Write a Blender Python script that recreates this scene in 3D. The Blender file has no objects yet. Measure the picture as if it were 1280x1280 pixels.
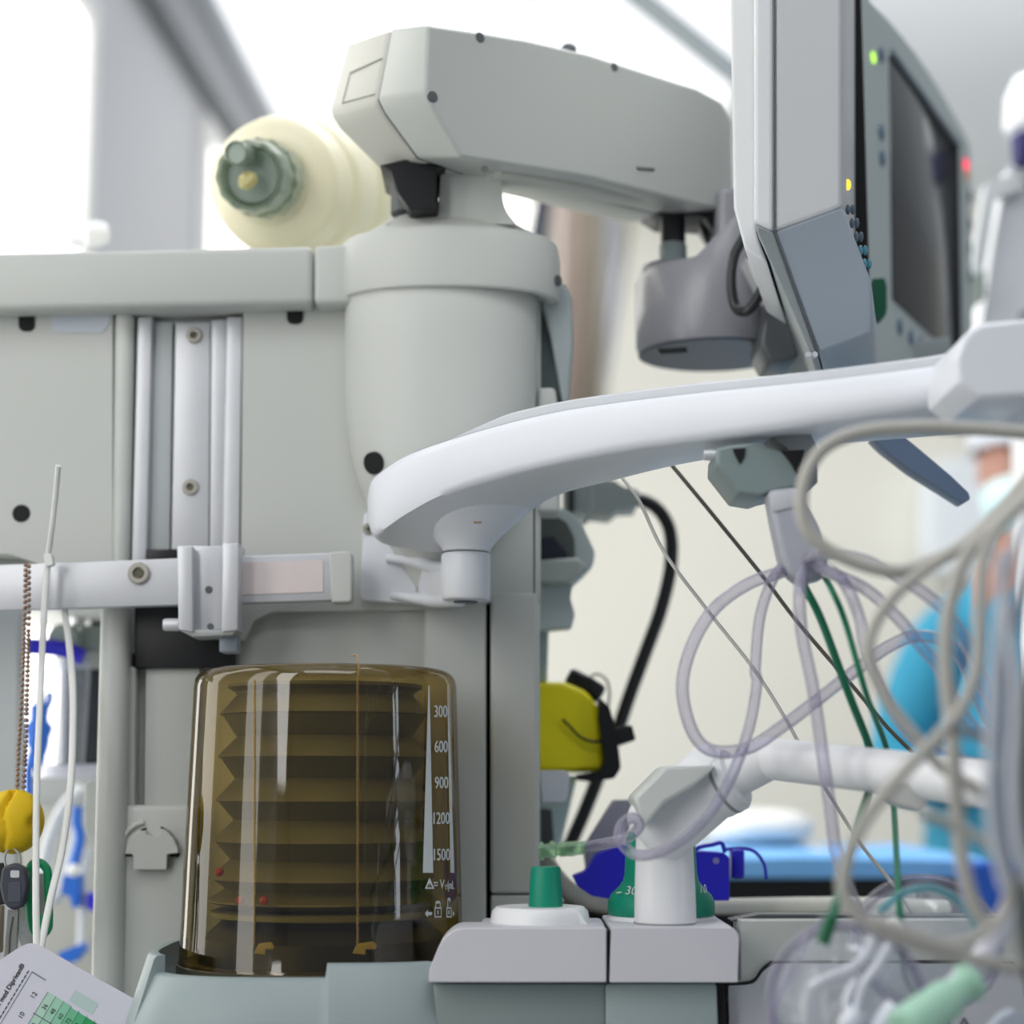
import bpy, bmesh, math, random
from mathutils import Vector, Matrix

random.seed(7)
COL = bpy.context.scene.collection
# ------------------------------------------------------------------ camera
F = 2300.0
TH = math.radians(8.4)
CAM = Vector((0.0, 0.0, 1.05))
ST, CT = math.sin(TH), math.cos(TH)


def ray(px, py):
    a = (px - 640.0) / F
    b = (640.0 - py) / F
    return Vector((a, CT - b * ST, ST + b * CT))


def at(px, py, Y):
    r = ray(px, py)
    return CAM + r * (Y / r.y)


def on_plane(px, py, P0, n):
    r = ray(px, py)
    return CAM + r * ((P0 - CAM).dot(n) / r.dot(n))


def mpp(Y):
    """metres per picture unit at distance Y"""
    return Y / (F * CT)


# ------------------------------------------------------------------ materials
def lin(c):
    c = c / 255.0
    return c / 12.92 if c <= 0.04045 else ((c + 0.055) / 1.055) ** 2.4


def rgb(t, k=1.0):
    return (lin(t[0]) * k, lin(t[1]) * k, lin(t[2]) * k, 1.0)


MATS = {}


def nodes(name):
    m = bpy.data.materials.new(name)
    m.use_nodes = True
    nt = m.node_tree
    nt.nodes.clear()
    out = nt.nodes.new('ShaderNodeOutputMaterial')
    return m, nt, out


def plastic(name, c, rough=0.42, var=0.05, scale=14.0, spec=0.4, metal=0.0, bump=0.0, coat=0.0, sss=0.0):
    if name in MATS:
        return MATS[name]
    m, nt, out = nodes(name)
    p = nt.nodes.new('ShaderNodeBsdfPrincipled')
    tc = nt.nodes.new('ShaderNodeTexCoord')
    no = nt.nodes.new('ShaderNodeTexNoise')
    no.inputs['Scale'].default_value = scale
    no.inputs['Detail'].default_value = 4
    nt.links.new(tc.outputs['Object'], no.inputs['Vector'])
    mx = nt.nodes.new('ShaderNodeMix')
    mx.data_type = 'RGBA'
    mx.inputs[6].default_value = rgb(c, 1 - var)
    mx.inputs[7].default_value = rgb(c, 1 + var)
    nt.links.new(no.outputs['Fac'], mx.inputs[0])
    nt.links.new(mx.outputs[2], p.inputs['Base Color'])
    p.inputs['Roughness'].default_value = rough
    p.inputs['Specular IOR Level'].default_value = spec
    p.inputs['Metallic'].default_value = metal
    p.inputs['Coat Weight'].default_value = coat
    if sss:
        p.inputs['Subsurface Weight'].default_value = sss
        p.inputs['Subsurface Radius'].default_value = (0.02, 0.015, 0.01)
    if bump:
        n2 = nt.nodes.new('ShaderNodeTexNoise')
        n2.inputs['Scale'].default_value = 900
        nt.links.new(tc.outputs['Object'], n2.inputs['Vector'])
        b = nt.nodes.new('ShaderNodeBump')
        b.inputs['Strength'].default_value = bump
        b.inputs['Distance'].default_value = 0.0004
        nt.links.new(n2.outputs['Fac'], b.inputs['Height'])
        nt.links.new(b.outputs['Normal'], p.inputs['Normal'])
    nt.links.new(p.outputs[0], out.inputs[0])
    MATS[name] = m
    return m


def schlick(nt, f0):
    """reflectance of a thin clear wall, the same from either side"""
    lw = nt.nodes.new('ShaderNodeLayerWeight')
    lw.inputs[0].default_value = 0.5
    pw = nt.nodes.new('ShaderNodeMath')
    pw.operation = 'POWER'
    pw.inputs[1].default_value = 5.0
    nt.links.new(lw.outputs['Facing'], pw.inputs[0])
    mr = nt.nodes.new('ShaderNodeMapRange')
    mr.inputs[3].default_value = f0
    mr.inputs[4].default_value = 1.0
    nt.links.new(pw.outputs[0], mr.inputs[0])
    return mr.outputs[0]


def clear(name, tint, body, lo, hi, rough=0.15, ior=1.35):
    """thin clear plastic: tinted see-through wall, denser where the wall is met edge on, with gloss"""
    if name in MATS:
        return MATS[name]
    m, nt, out = nodes(name)
    tr = nt.nodes.new('ShaderNodeBsdfTransparent')
    tr.inputs[0].default_value = rgb(tint)
    p = nt.nodes.new('ShaderNodeBsdfPrincipled')
    tc = nt.nodes.new('ShaderNodeTexCoord')
    no = nt.nodes.new('ShaderNodeTexNoise')
    no.inputs['Scale'].default_value = 20
    nt.links.new(tc.outputs['Object'], no.inputs['Vector'])
    mx = nt.nodes.new('ShaderNodeMix')
    mx.data_type = 'RGBA'
    mx.inputs[6].default_value = rgb(body, .94)
    mx.inputs[7].default_value = rgb(body, 1.06)
    nt.links.new(no.outputs['Fac'], mx.inputs[0])
    nt.links.new(mx.outputs[2], p.inputs['Base Color'])
    p.inputs['Roughness'].default_value = rough
    lw = nt.nodes.new('ShaderNodeLayerWeight')
    lw.inputs[0].default_value = 0.5
    mr = nt.nodes.new('ShaderNodeMapRange')
    mr.inputs[3].default_value = lo
    mr.inputs[4].default_value = hi
    nt.links.new(lw.outputs['Facing'], mr.inputs[0])
    ms = nt.nodes.new('ShaderNodeMixShader')
    nt.links.new(mr.outputs[0], ms.inputs[0])
    nt.links.new(tr.outputs[0], ms.inputs[1])
    nt.links.new(p.outputs[0], ms.inputs[2])
    gl = nt.nodes.new('ShaderNodeBsdfGlossy')
    gl.inputs['Roughness'].default_value = rough * 0.4
    m2 = nt.nodes.new('ShaderNodeMixShader')
    nt.links.new(schlick(nt, ((ior - 1) / (ior + 1)) ** 2), m2.inputs[0])
    nt.links.new(ms.outputs[0], m2.inputs[1])
    nt.links.new(gl.outputs[0], m2.inputs[2])
    nt.links.new(m2.outputs[0], out.inputs[0])
    MATS[name] = m
    return m


def glow(name, c, strength, var=0.04):
    if name in MATS:
        return MATS[name]
    m, nt, out = nodes(name)
    e = nt.nodes.new('ShaderNodeEmission')
    tc = nt.nodes.new('ShaderNodeTexCoord')
    no = nt.nodes.new('ShaderNodeTexNoise')
    no.inputs['Scale'].default_value = 2.0
    nt.links.new(tc.outputs['Object'], no.inputs['Vector'])
    mx = nt.nodes.new('ShaderNodeMix')
    mx.data_type = 'RGBA'
    mx.inputs[6].default_value = rgb(c, 1 - var)
    mx.inputs[7].default_value = rgb(c, 1 + var)
    nt.links.new(no.outputs['Fac'], mx.inputs[0])
    nt.links.new(mx.outputs[2], e.inputs[0])
    e.inputs[1].default_value = strength
    nt.links.new(e.outputs[0], out.inputs[0])
    MATS[name] = m
    return m


# ------------------------------------------------------------------ objects
def thing(name, label, cat, loc=(0, 0, 0), group=None):
    o = bpy.data.objects.new(name, None)
    o.empty_display_size = 0.05
    COL.objects.link(o)
    o.location = loc
    o['label'] = label
    o['category'] = cat
    if group:
        o['group'] = group
    return o


def tag(o, label, cat, group=None, kind=None):
    o['label'] = label
    o['category'] = cat
    if group:
        o['group'] = group
    if kind:
        o['kind'] = kind
    return o


def link(name, bm, mat, parent=None, angle=38, label=None):
    bmesh.ops.remove_doubles(bm, verts=bm.verts, dist=1e-7)
    bmesh.ops.recalc_face_normals(bm, faces=bm.faces)
    ca = math.radians(angle)
    for f in bm.faces:
        f.smooth = len(f.verts) <= 4
    for e in bm.edges:
        if len(e.link_faces) == 2:
            e.smooth = e.calc_face_angle(0) < ca
        else:
            e.smooth = False
    me = bpy.data.meshes.new(name)
    bm.to_mesh(me)
    bm.free()
    for mm in (mat if isinstance(mat, (list, tuple)) else [mat]):
        me.materials.append(mm)
    o = bpy.data.objects.new(name, me)
    COL.objects.link(o)
    if parent is not None:
        o.parent = parent
        if parent.type == 'EMPTY':
            o.matrix_parent_inverse = Matrix.Translation(-Vector(parent.location))
    if label:
        o['label'] = label
    return o


def struct(name, bm, mat, parent=None, angle=38):
    o = link(name, bm, mat, parent, angle)
    if parent is None:
        o['kind'] = 'structure'
    return o


def rounded(pts, r, n=4):
    """round the corners of a 2D polygon"""
    out = []
    N = len(pts)
    for i in range(N):
        p0, p1, p2 = Vector(pts[i - 1]), Vector(pts[i]), Vector(pts[(i + 1) % N])
        d0, d1 = p0 - p1, p2 - p1
        rr = r[i] if isinstance(r, (list, tuple)) else r
        k = min(rr, d0.length * .45, d1.length * .45)
        if k < 0.2:
            out.append(tuple(p1))
            continue
        a, b = p1 + d0.normalized() * k, p1 + d1.normalized() * k
        for j in range(n + 1):
            t = j / n
            q = a * (1 - t) ** 2 + p1 * 2 * t * (1 - t) + b * t * t
            out.append(tuple(q))
    return out


def add_loft(bm, rings, cap0=True, cap1=True, closed=True):
    vs = [[bm.verts.new(p) for p in r] for r in rings]
    n = len(vs[0])
    for a, b in zip(vs, vs[1:]):
        for i in range(n if closed else n - 1):
            j = (i + 1) % n
            try:
                bm.faces.new((a[i], a[j], b[j], b[i]))
            except ValueError:
                pass
    if cap0:
        bm.faces.new(vs[0])
    if cap1:
        bm.faces.new(list(reversed(vs[-1])))
    return vs


def bevel_sharp(bm, off, seg=2, ang=25):
    bmesh.ops.recalc_face_normals(bm, faces=bm.faces)
    ed = [e for e in bm.edges if len(e.link_faces) == 2 and e.calc_face_angle(0) > math.radians(ang)]
    if ed and off > 0:
        bmesh.ops.bevel(bm, geom=ed, offset=off, segments=seg, profile=0.5, affect='EDGES', clamp_overlap=True)


def add_prism(bm, pts, Y0, Y1, bev=0.0, seg=2):
    b2 = bmesh.new()
    fr = [at(p[0], p[1], Y0) for p in pts]
    bk = [Vector((p.x, Y1, p.z)) for p in fr]
    add_loft(b2, [fr, bk])
    bevel_sharp(b2, bev, seg)
    join(bm, b2)


def join(bm, b2):
    me = bpy.data.meshes.new('tmp')
    b2.to_mesh(me)
    b2.free()
    bm.from_mesh(me)
    bpy.data.meshes.remove(me)


def prism(name, pts, Y0, Y1, mat, parent=None, bev=0.0015, seg=2, rnd=0, label=None):
    if rnd:
        pts = rounded(pts, rnd)
    bm = bmesh.new()
    add_prism(bm, pts, Y0, Y1, bev, seg)
    return link(name, bm, mat, parent, label=label)


def rect(x0, y0, x1, y1):
    return [(x0, y0), (x1, y0), (x1, y1), (x0, y1)]


def crom(pts, n=8):
    P = [Vector(p) for p in pts]
    if len(P) < 3:
        return [P[0].lerp(P[-1], i / n) for i in range(n + 1)]
    out = []
    for i in range(len(P) - 1):
        p0 = P[i - 1] if i else P[0] * 2 - P[1]
        p1, p2 = P[i], P[i + 1]
        p3 = P[i + 2] if i + 2 < len(P) else P[-1] * 2 - P[-2]
        for k in range(n):
            t = k / n
            out.append(0.5 * ((2 * p1) + (p2 - p0) * t + (2 * p0 - 5 * p1 + 4 * p2 - p3) * t * t + (3 * p1 - p0 - 3 * p2 + p3) * t ** 3))
    out.append(P[-1])
    return out


def add_tube(bm, P, r, seg=12, cap=True, flat=None):
    """sweep a circle along the points P; r may be a list; flat=(k, dir) squashes the section along dir"""
    n = len(P)
    T = [(P[min(i + 1, n - 1)] - P[max(i - 1, 0)]).normalized() for i in range(n)]
    up = Vector((0, 1, 0)) if abs(T[0].y) < 0.9 else Vector((1, 0, 0))
    N = (up - T[0] * up.dot(T[0])).normalized()
    rings = []
    for i in range(n):
        N = (N - T[i] * N.dot(T[i])).normalized()
        B = T[i].cross(N)
        rr = r[i] if isinstance(r, (list, tuple)) else r
        ring = []
        for k in range(seg):
            a = 2 * math.pi * k / seg
            kk = flat if flat else 1.0
            ring.append(P[i] + N * (math.cos(a) * rr * kk) + B * (math.sin(a) * rr))
        rings.append(ring)
    add_loft(bm, rings, cap, cap)


def tube(name, pts, r, mat, parent=None, seg=12, n=8, flat=None, label=None):
    P = crom(pts, n)
    if isinstance(r, (list, tuple)):
        m = len(P)
        rr = []
        for i in range(m):
            t = i / (m - 1) * (len(r) - 1)
            k = min(int(t), len(r) - 2)
            rr.append(r[k] + (r[k + 1] - r[k]) * (t - k))
        r = rr
    bm = bmesh.new()
    add_tube(bm, P, r, seg, flat=flat)
    return link(name, bm, mat, parent, angle=60, label=label)


def ptube(name, pix, Y, rpx, mat, parent=None, seg=12, n=8, flat=None, label=None):
    """tube through (px,py[,Y]) points; radius given in picture units at each depth"""
    pts, rr = [], []
    for p in pix:
        y = p[2] if len(p) > 2 else Y
        pts.append(at(p[0], p[1], y))
    r = rpx * mpp(sum(p[2] if len(p) > 2 else Y for p in pix) / len(pix))
    return tube(name, pts, r, mat, parent, seg, n, flat, label)


def add_lathe(bm, O, axis, prof, seg=40, cap0=True, cap1=True, lobes=0, amp=0.0):
    """prof: list of (distance along axis, radius)"""
    axis = Vector(axis).normalized()
    up = Vector((0, 0, 1)) if abs(axis.z) < .9 else Vector((0, 1, 0))
    U = (up - axis * up.dot(axis)).normalized()
    V = axis.cross(U)
    rings = []
    for t, r in prof:
        ring = []
        for k in range(seg):
            a = 2 * math.pi * k / seg
            q = max(r, 1e-5)
            if lobes:
                q *= 1 + amp * math.cos(lobes * a)
            ring.append(O + axis * t + U * (math.cos(a) * q) + V * (math.sin(a) * q))
        rings.append(ring)
    add_loft(bm, rings, cap0, cap1)


def lathe(name, O, axis, prof, mat, parent=None, seg=40, cap0=True, cap1=True, lobes=0, amp=0.0, label=None, angle=38):
    bm = bmesh.new()
    add_lathe(bm, Vector(O), axis, prof, seg, cap0, cap1, lobes, amp)
    return link(name, bm, mat, parent, angle, label)


def vlathe(name, px, Y, prof, mat, parent=None, seg=48, cap0=True, cap1=True, front=False, label=None, angle=38, ys=1.0, ref=None):
    """upright turned shape: prof of (py, radius in picture units at the axis depth); front: py is read on the near rim"""
    k = mpp(Y)
    base = at(px, ref if ref else (prof[0][0] + prof[-1][0]) / 2, Y)
    O = Vector((base.x, Y, 0))
    pr = []
    for py, r in prof:
        rm = r * k
        z = at(px, py, Y - rm if front else Y).z
        pr.append((z, rm))
    bm = bmesh.new()
    add_lathe(bm, O, (0, 0, 1), pr, seg, cap0, cap1)
    if ys != 1.0:
        for v in bm.verts:
            v.co.y = Y + (v.co.y - Y) * ys
    return link(name, bm, mat, parent, angle, label)


def disc(name, px, py, Y, rpx, mat, parent=None, th=0.002, seg=24, hole=0.0, label=None):
    """a small round thing facing the viewer's side of the machine (axis along -Y)"""
    O = at(px, py, Y)
    r = rpx * mpp(Y)
    prof = [(0, r), (th * .7, r), (th, r * .88)]
    if hole:
        prof += [(th, r * hole), (th * .2, r * hole * .9)]
    return lathe(name, O, (0, -1, 0), prof, mat, parent, seg, label=label)


def text_bm(body, mapf, h, shear=0.0, sx=1.0, center=True):
    """glyph outlines as mesh; mapf takes (u, v) with v up, cap height h"""
    cu = bpy.data.curves.new('glyphs', 'FONT')
    cu.body = body
    cu.size = 1.0
    cu.resolution_u = 3
    ob = bpy.data.objects.new('glyphs', cu)
    COL.objects.link(ob)
    dg = bpy.context.evaluated_depsgraph_get()
    dg.update()
    me = bpy.data.meshes.new_from_object(ob.evaluated_get(dg))
    bpy.data.objects.remove(ob)
    bpy.data.curves.remove(cu)
    bm = bmesh.new()
    bm.from_mesh(me)
    bpy.data.meshes.remove(me)
    xs = [v.co.x for v in bm.verts]
    x0 = (min(xs) + max(xs)) / 2 if center else 0
    s = h / 0.69
    for v in bm.verts:
        u, w = (v.co.x - x0) * s * sx, v.co.y * s
        v.co = mapf(u + shear * w, w)
    return bm


def ball(name, C, r, mat, parent=None, scale=(1, 1, 1), seg=24, label=None):
    bm = bmesh.new()
    bmesh.ops.create_uvsphere(bm, u_segments=seg, v_segments=seg // 2, radius=r)
    for v in bm.verts:
        v.co = Vector((v.co.x * scale[0], v.co.y * scale[1], v.co.z * scale[2])) + Vector(C)
    return link(name, bm, mat, parent, 60, label)


def box(name, lo, hi, mat, parent=None, bev=0.002, kind=None):
    bm = bmesh.new()
    x0, y0, z0 = lo
    x1, y1, z1 = hi
    add_loft(bm, [[Vector((x0, y0, z0)), Vector((x1, y0, z0)), Vector((x1, y1, z0)), Vector((x0, y1, z0))],
                  [Vector((x0, y0, z1)), Vector((x1, y0, z1)), Vector((x1, y1, z1)), Vector((x0, y1, z1))]])
    bevel_sharp(bm, bev)
    o = link(name, bm, mat, parent)
    if kind:
        o['kind'] = kind
    return o


# palette ----------------------------------------------------------
BEIGE = plastic('cream_grey_plastic', (194, 197, 193), .42, .03, 6, bump=.05)
BEIGE2 = plastic('cream_grey_plastic_column', (200, 203, 199), .42, .03, 6, bump=.05)
GREYGREEN = plastic('grey_green_plastic', (146, 159, 161), .42, .03, 6)
LILAC = plastic('pale_lilac_plastic', (206, 205, 212), .4, .03, 6)
WHITEP = plastic('white_plastic', (229, 232, 239), .32, .02, 5)
WHITE2 = plastic('white_enamel', (236, 237, 240), .28, .02, 5)
ALU = plastic('brushed_pale_metal', (205, 207, 212), .38, .04, 40, spec=.5, metal=.25)
ALUD = plastic('anodised_grey', (180, 184, 184), .4, .04, 30, metal=.2)
BLACK = plastic('black_plastic', (22, 23, 27), .4, .1, 10)
SLOT = plastic('dark_gap', (14, 15, 16), .7, .1, 10)
SCREW = plastic('screw_steel', (172, 170, 160), .35, .1, 60, metal=.4)
DKGREY = plastic('dark_grey_plastic', (88, 92, 95), .4, .05, 10)
MONGREY = plastic('monitor_side_grey', (198, 200, 202), .42, .03, 6, bump=.05)
MONGREY2 = plastic('monitor_bezel_grey', (150, 158, 160), .42, .03, 6)
VIOLETGREY = plastic('violet_grey_plastic', (150, 150, 158), .28, .04, 6, spec=.5)
GREEN = plastic('teal_green_plastic', (6, 134, 108), .45, .06, 8)
DKGREEN = plastic('dark_green_rubber', (8, 88, 62), .5, .08, 30)
YELLOW = plastic('yellow_plastic', (242, 230, 20), .4, .05, 9)
NAVY = plastic('navy_plastic', (36, 34, 192), .4, .06, 9)
BLUE = plastic('blue_plastic', (36, 104, 205), .4, .08, 9)
CABLE = plastic('grey_cable_sheath', (176, 174, 168), .45, .04, 30)
TUBE = clear('clear_vinyl_tube', (240, 239, 246), (178, 175, 193), .10, .95, .12)
CLEARW = clear('clear_mask_shell', (240, 242, 246), (205, 210, 220), .06, .6, .12, 1.4)
# ------------------------------------------------------------------ room
sc = bpy.context.scene
WDIR = Vector((0.0602, 1.0, 0.0)).normalized()
WP = Vector((-1.1, 0.0, 0.0))
WN = Vector((WDIR.y, -WDIR.x, 0.0))      # into the room


def wall_l(px, py):
    return on_plane(px, py, WP, WN)


def wl(t, z, off=0.0):
    p = WP + WDIR * t + WN * off
    return Vector((p.x, p.y, z))


ZC = wall_l(225, 2).z
YB = 6.0
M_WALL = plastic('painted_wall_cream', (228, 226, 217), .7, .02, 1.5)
M_WALLL = plastic('wall_backlit_grey', (196, 197, 201), .7, .02, 1.5)  # shade of the backlit wall is put into this grey
M_CEIL = plastic('ceiling_paint', (240, 244, 252), .8, .02, 1.2)
M_FLOOR = plastic('vinyl_floor', (150, 158, 160), .35, .06, 3)
M_TRIM = plastic('grey_trim', (150, 153, 158), .6, .03, 3)
M_FRAME = plastic('window_frame_white', (228, 228, 226), .5, .02, 3)
M_DAY = glow('daylight_pane', (255, 253, 246), 3.2)

box('floor', (-2.2, -1.5, -0.05), (4.2, YB + .1, 0), M_FLOOR, None, 0, 'structure')
box('ceiling', (-2.2, -1.5, ZC), (4.2, YB + .1, ZC + .1), M_CEIL, None, 0, 'structure')
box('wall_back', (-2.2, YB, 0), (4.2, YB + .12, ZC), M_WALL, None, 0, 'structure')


def wall_box(name, t0, t1, z0, z1, off0, off1, mat, parent=None, bev=0.0):
    bm = bmesh.new()
    add_loft(bm, [[wl(t0, z0, off0), wl(t1, z0, off0), wl(t1, z0, off1), wl(t0, z0, off1)],
                  [wl(t0, z1, off0), wl(t1, z1, off0), wl(t1, z1, off1), wl(t0, z1, off1)]])
    bevel_sharp(bm, bev)
    return struct(name, bm, mat, parent)


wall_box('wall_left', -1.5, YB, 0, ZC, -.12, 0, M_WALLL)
wall_box('trim_1', -1.4, YB - .02, ZC - .16, ZC, 0, .05, M_TRIM, None, .01)
wall_box('baseboard_left', -1.4, YB - .02, 0, .1, 0, .015, M_TRIM, None, .003)
box('baseboard_back', (-.7, YB - .015, 0), (4.2, YB, .1), M_TRIM, None, .003, 'structure')


def window_left(n, t0, t1, z0, z1):
    w = wall_box('window_%d' % n, t0, t1, z0, z1, .002, .012, M_DAY)
    for (a, b, c, d) in ((t0 - .05, t0, z0 - .05, z1 + .05), (t1, t1 + .05, z0 - .05, z1 + .05), (t0, t1, z1, z1 + .05), (t0, t1, z0 - .05, z0)):
        wall_box('window_frame', a, b, c, d, 0, .03, M_FRAME, w, .004)
    return w


p1 = wall_l(97, 24)
p2 = wall_l(252, 172)
t1 = p1.y / WDIR.y
t2 = p2.y / WDIR.y
zs = .62
window_left(1, 1.35, t1, zs, p1.z)
window_left(4, .42, .78, .5, 2.6)
window_left(2, t2, min(t2 + .9, YB - .2), zs, p2.z)

# window in the back wall, seen under the monitor arm
a, b = at(560, 120, YB), at(668, 330, YB)
bm = bmesh.new()
add_prism(bm, rect(540, 120, 672, 330), YB - .01, YB - .002)
w3 = struct('window_3', bm, M_DAY)
M_SLATE = plastic('slate_window_post', (74, 78, 92), .5, .05, 4)
bm = bmesh.new()
add_prism(bm, [(668, 235), (694, 235), (676, 335), (650, 335)], YB - .06, YB - .012, .004)
struct('window_frame', bm, M_SLATE, w3)

# glowing panel added so that the ceiling reads bright white
bm = bmesh.new()
x0, x1, y0, y1 = -.62, .62, 2.3, 5.75
LA, LB = wl(y0, ZC, .1), wl(y1, ZC, .1)
add_loft(bm, [[Vector((LA.x, LA.y, ZC - .004)), Vector((x1, LA.y, ZC - .004)), Vector((x1, LB.y, ZC - .004)), Vector((LB.x, LB.y, ZC - .004))],
              [Vector((LA.x, LA.y, ZC + .01)), Vector((x1, LA.y, ZC + .01)), Vector((x1, LB.y, ZC + .01)), Vector((LB.x, LB.y, ZC + .01))]])
ceil_glow = thing('ceiling_glow_panel', 'large glowing white panel added to whiten the ceiling', 'added glow panel', ((x0 + x1) / 2, (y0 + y1) / 2, ZC))
link('glow_sheet', bm, glow('ceiling_glow', (250, 252, 255), 1.5), ceil_glow)
for (a0, a1, b0, b1) in ((x1, x1 + .04, y0 - .04, y1 + .04), (-.9, x1, y0 - .04, y0), (-.7, x1, y1, y1 + .04)):
    box('glow_frame', (a0, b0, ZC - .012), (a1, b1, ZC - .0005), WHITE2, ceil_glow, .002)

# ------------------------------------------------------------------ light
w = bpy.data.worlds.new('World')
sc.world = w
w.use_nodes = True
bg = w.node_tree.nodes['Background']
bg.inputs[0].default_value = (.93, .96, 1.0, 1)
bg.inputs[1].default_value = 0.22


def area(name, loc, target, sx, sy, power, col=(1, 1, 1)):
    l = bpy.data.lights.new(name, 'AREA')
    l.shape = 'RECTANGLE'
    l.size, l.size_y = sx, sy
    l.energy = power
    l.color = col
    o = bpy.data.objects.new(name, l)
    COL.objects.link(o)
    o.location = loc
    o.rotation_euler = (Vector(target) - Vector(loc)).to_track_quat('-Z', 'Y').to_euler()
    return o


area('window_daylight', (-.95, -.12, 1.75), (.1, 1.3, 1.05), .4, 1.3, 8.5, (1, .985, .95))
area('side_lamp', (1.5, .55, 1.05), (-.1, 1.25, .98), .16, 1.1, 2.2, (.82, .9, 1))
area('ceiling_panel_front', (.1, .1, 2.85), (.1, 1.2, 1.0), 1.3, .9, 13, (.97, .98, 1))
area('ceiling_panel_middle', (.5, 1.9, 2.85), (.5, 1.9, 0), 1.2, .9, 20, (.97, .98, 1))
area('back_wall_fill', (1.0, 4.2, 2.9), (1.0, 5.6, .9), 2.2, 1.4, 27, (1, .99, .96))  # fill lamp added to brighten the back wall

# ------------------------------------------------------------------ camera
cd = bpy.data.cameras.new('camera')
cam = bpy.data.objects.new('camera', cd)
COL.objects.link(cam)
cam.location = CAM
cam.rotation_euler = (math.radians(90) + TH, 0, 0)
cd.sensor_width = 36.0
cd.sensor_fit = 'HORIZONTAL'
cd.lens = F * 36.0 / 1280.0
cd.clip_start = .02
cd.clip_end = 60
cd.dof.use_dof = True
cd.dof.focus_distance = 1.2
cd.dof.aperture_fstop = 3.4
cd.dof.aperture_blades = 0
sc.camera = cam
sc.view_settings.view_transform = 'Standard'
sc.view_settings.look = 'None'
sc.view_settings.exposure = 0.0
sc.view_settings.gamma = 1.0
sc.cycles.use_denoising = True
sc.cycles.max_bounces = 10
sc.cycles.transparent_max_bounces = 40
sc.cycles.sample_clamp_indirect = 6.0
sc.cycles.caustics_reflective = False
sc.cycles.caustics_refractive = False
# ------------------------------------------------------------------ anaesthesia machine body
FY = 1.34
mach = thing('anesthesia_machine', 'cream grey anaesthesia machine cabinet with a thick top slab and round corner column', 'medical machine', (at(400, 1280, 1.5).x, 1.5, 0))


def mp(name, pts, Y0, Y1, mat=BEIGE, bev=.0025, rnd=0, seg=3, parent=mach):
    return prism(name, pts, Y0, Y1, mat, parent, bev, seg, rnd)


mp('cabinet_shell', [(128, 330), (668, 330), (668, 1300), (150, 1300), (128, 760), (-160, 720), (-160, 330)], FY + .035, 1.78, BEIGE, .004)
mp('gap_liner', [(-160, 340), (655, 340), (655, 1290), (160, 1290), (150, 700), (-160, 655)], FY + .022, FY + .037, SLOT, 0)
# top slab
mp('top_slab', [(-170, 319), (391, 306.5), (391, 379.5), (-170, 390.5)], 1.318, 1.76, BEIGE, .005)
mp('top_slab_corner', [(392.2, 306.5), (480, 303), (480, 378), (392.2, 379.5)], 1.318, 1.76, BEIGE, .004)
# front panels with screw slots
mp('front_panel', [(-170, 394), (141, 387), (141, 706), (52, 706), (40, 702), (12, 693), (-170, 690)], FY, FY + .03, BEIGE, .003, 3)
mp('rail_column', [(142, 387), (166, 386.5), (160, 730), (138, 730)], FY - .004, FY + .03, BEIGE2, .006)
mp('front_panel', [(304, 386), (300, 386), (676, 374), (676, 752), (614, 752), (531, 762), (340, 765), (318, 775), (305, 800), (300, 800)], FY, FY + .03, BEIGE, .003)
mp('front_panel', [(531, 755), (607.6, 748), (607.6, 1165), (531, 1190)], FY + .0005, FY + .03, BEIGE, .002)
mp('recess_panel', [(243, 745), (533, 745), (533, 1235), (236, 1235)], FY + .008, FY + .03, BEIGE, .001)
mp('side_panel', [(613, 740), (672, 740), (672, 1117), (613, 1117)], FY - .001, FY + .03, BEIGE, [0.003][0])
mp('side_panel', [(613.5, 1118.5), (669, 1118.5), (669, 1200), (613.5, 1200)], FY + .001, FY + .03, BEIGE, .002)
mp('corner_edge', [(660, 560), (675, 560), (675, 1118), (662, 1118)], FY + .0, FY + .05, BEIGE2, .005)
mp('shadow_gap', [(-170, 389), (391, 378.5), (391, 383.5), (-170, 395)], FY - .008, FY + .002, SLOT, 0)
for (x, y, yo) in ((33, 387, 414), (368.5, 380, 405)):
    bm = bmesh.new()
    add_prism(bm, rounded([(x - 10, y - 3), (x + 10, y - 3), (x + 10, yo), (x - 10, yo)], [0, 0, 9, 9], 6), FY - .0012, FY + .002, 0)
    link('screw_slot', bm, SLOT, mach)
disc('screw_hole', 27, 642, FY + .0008, 11, SLOT, mach, .002)
prism('sticker', [(64, 389), (137, 388), (137, 405), (128, 416), (70, 416), (64, 408)], FY - .0008, FY + .001, plastic('pale_blue_sticker', (196, 203, 214), .5, .02), mach, .0002, 1, 3)

lb0, lb1 = at(150, 1290, FY + .05), at(668, 1290, FY + .05)
box('lower_cabinet', (lb0.x, FY + .05, 0), (lb1.x, 1.76, lb0.z), BEIGE, mach, .004)

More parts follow.
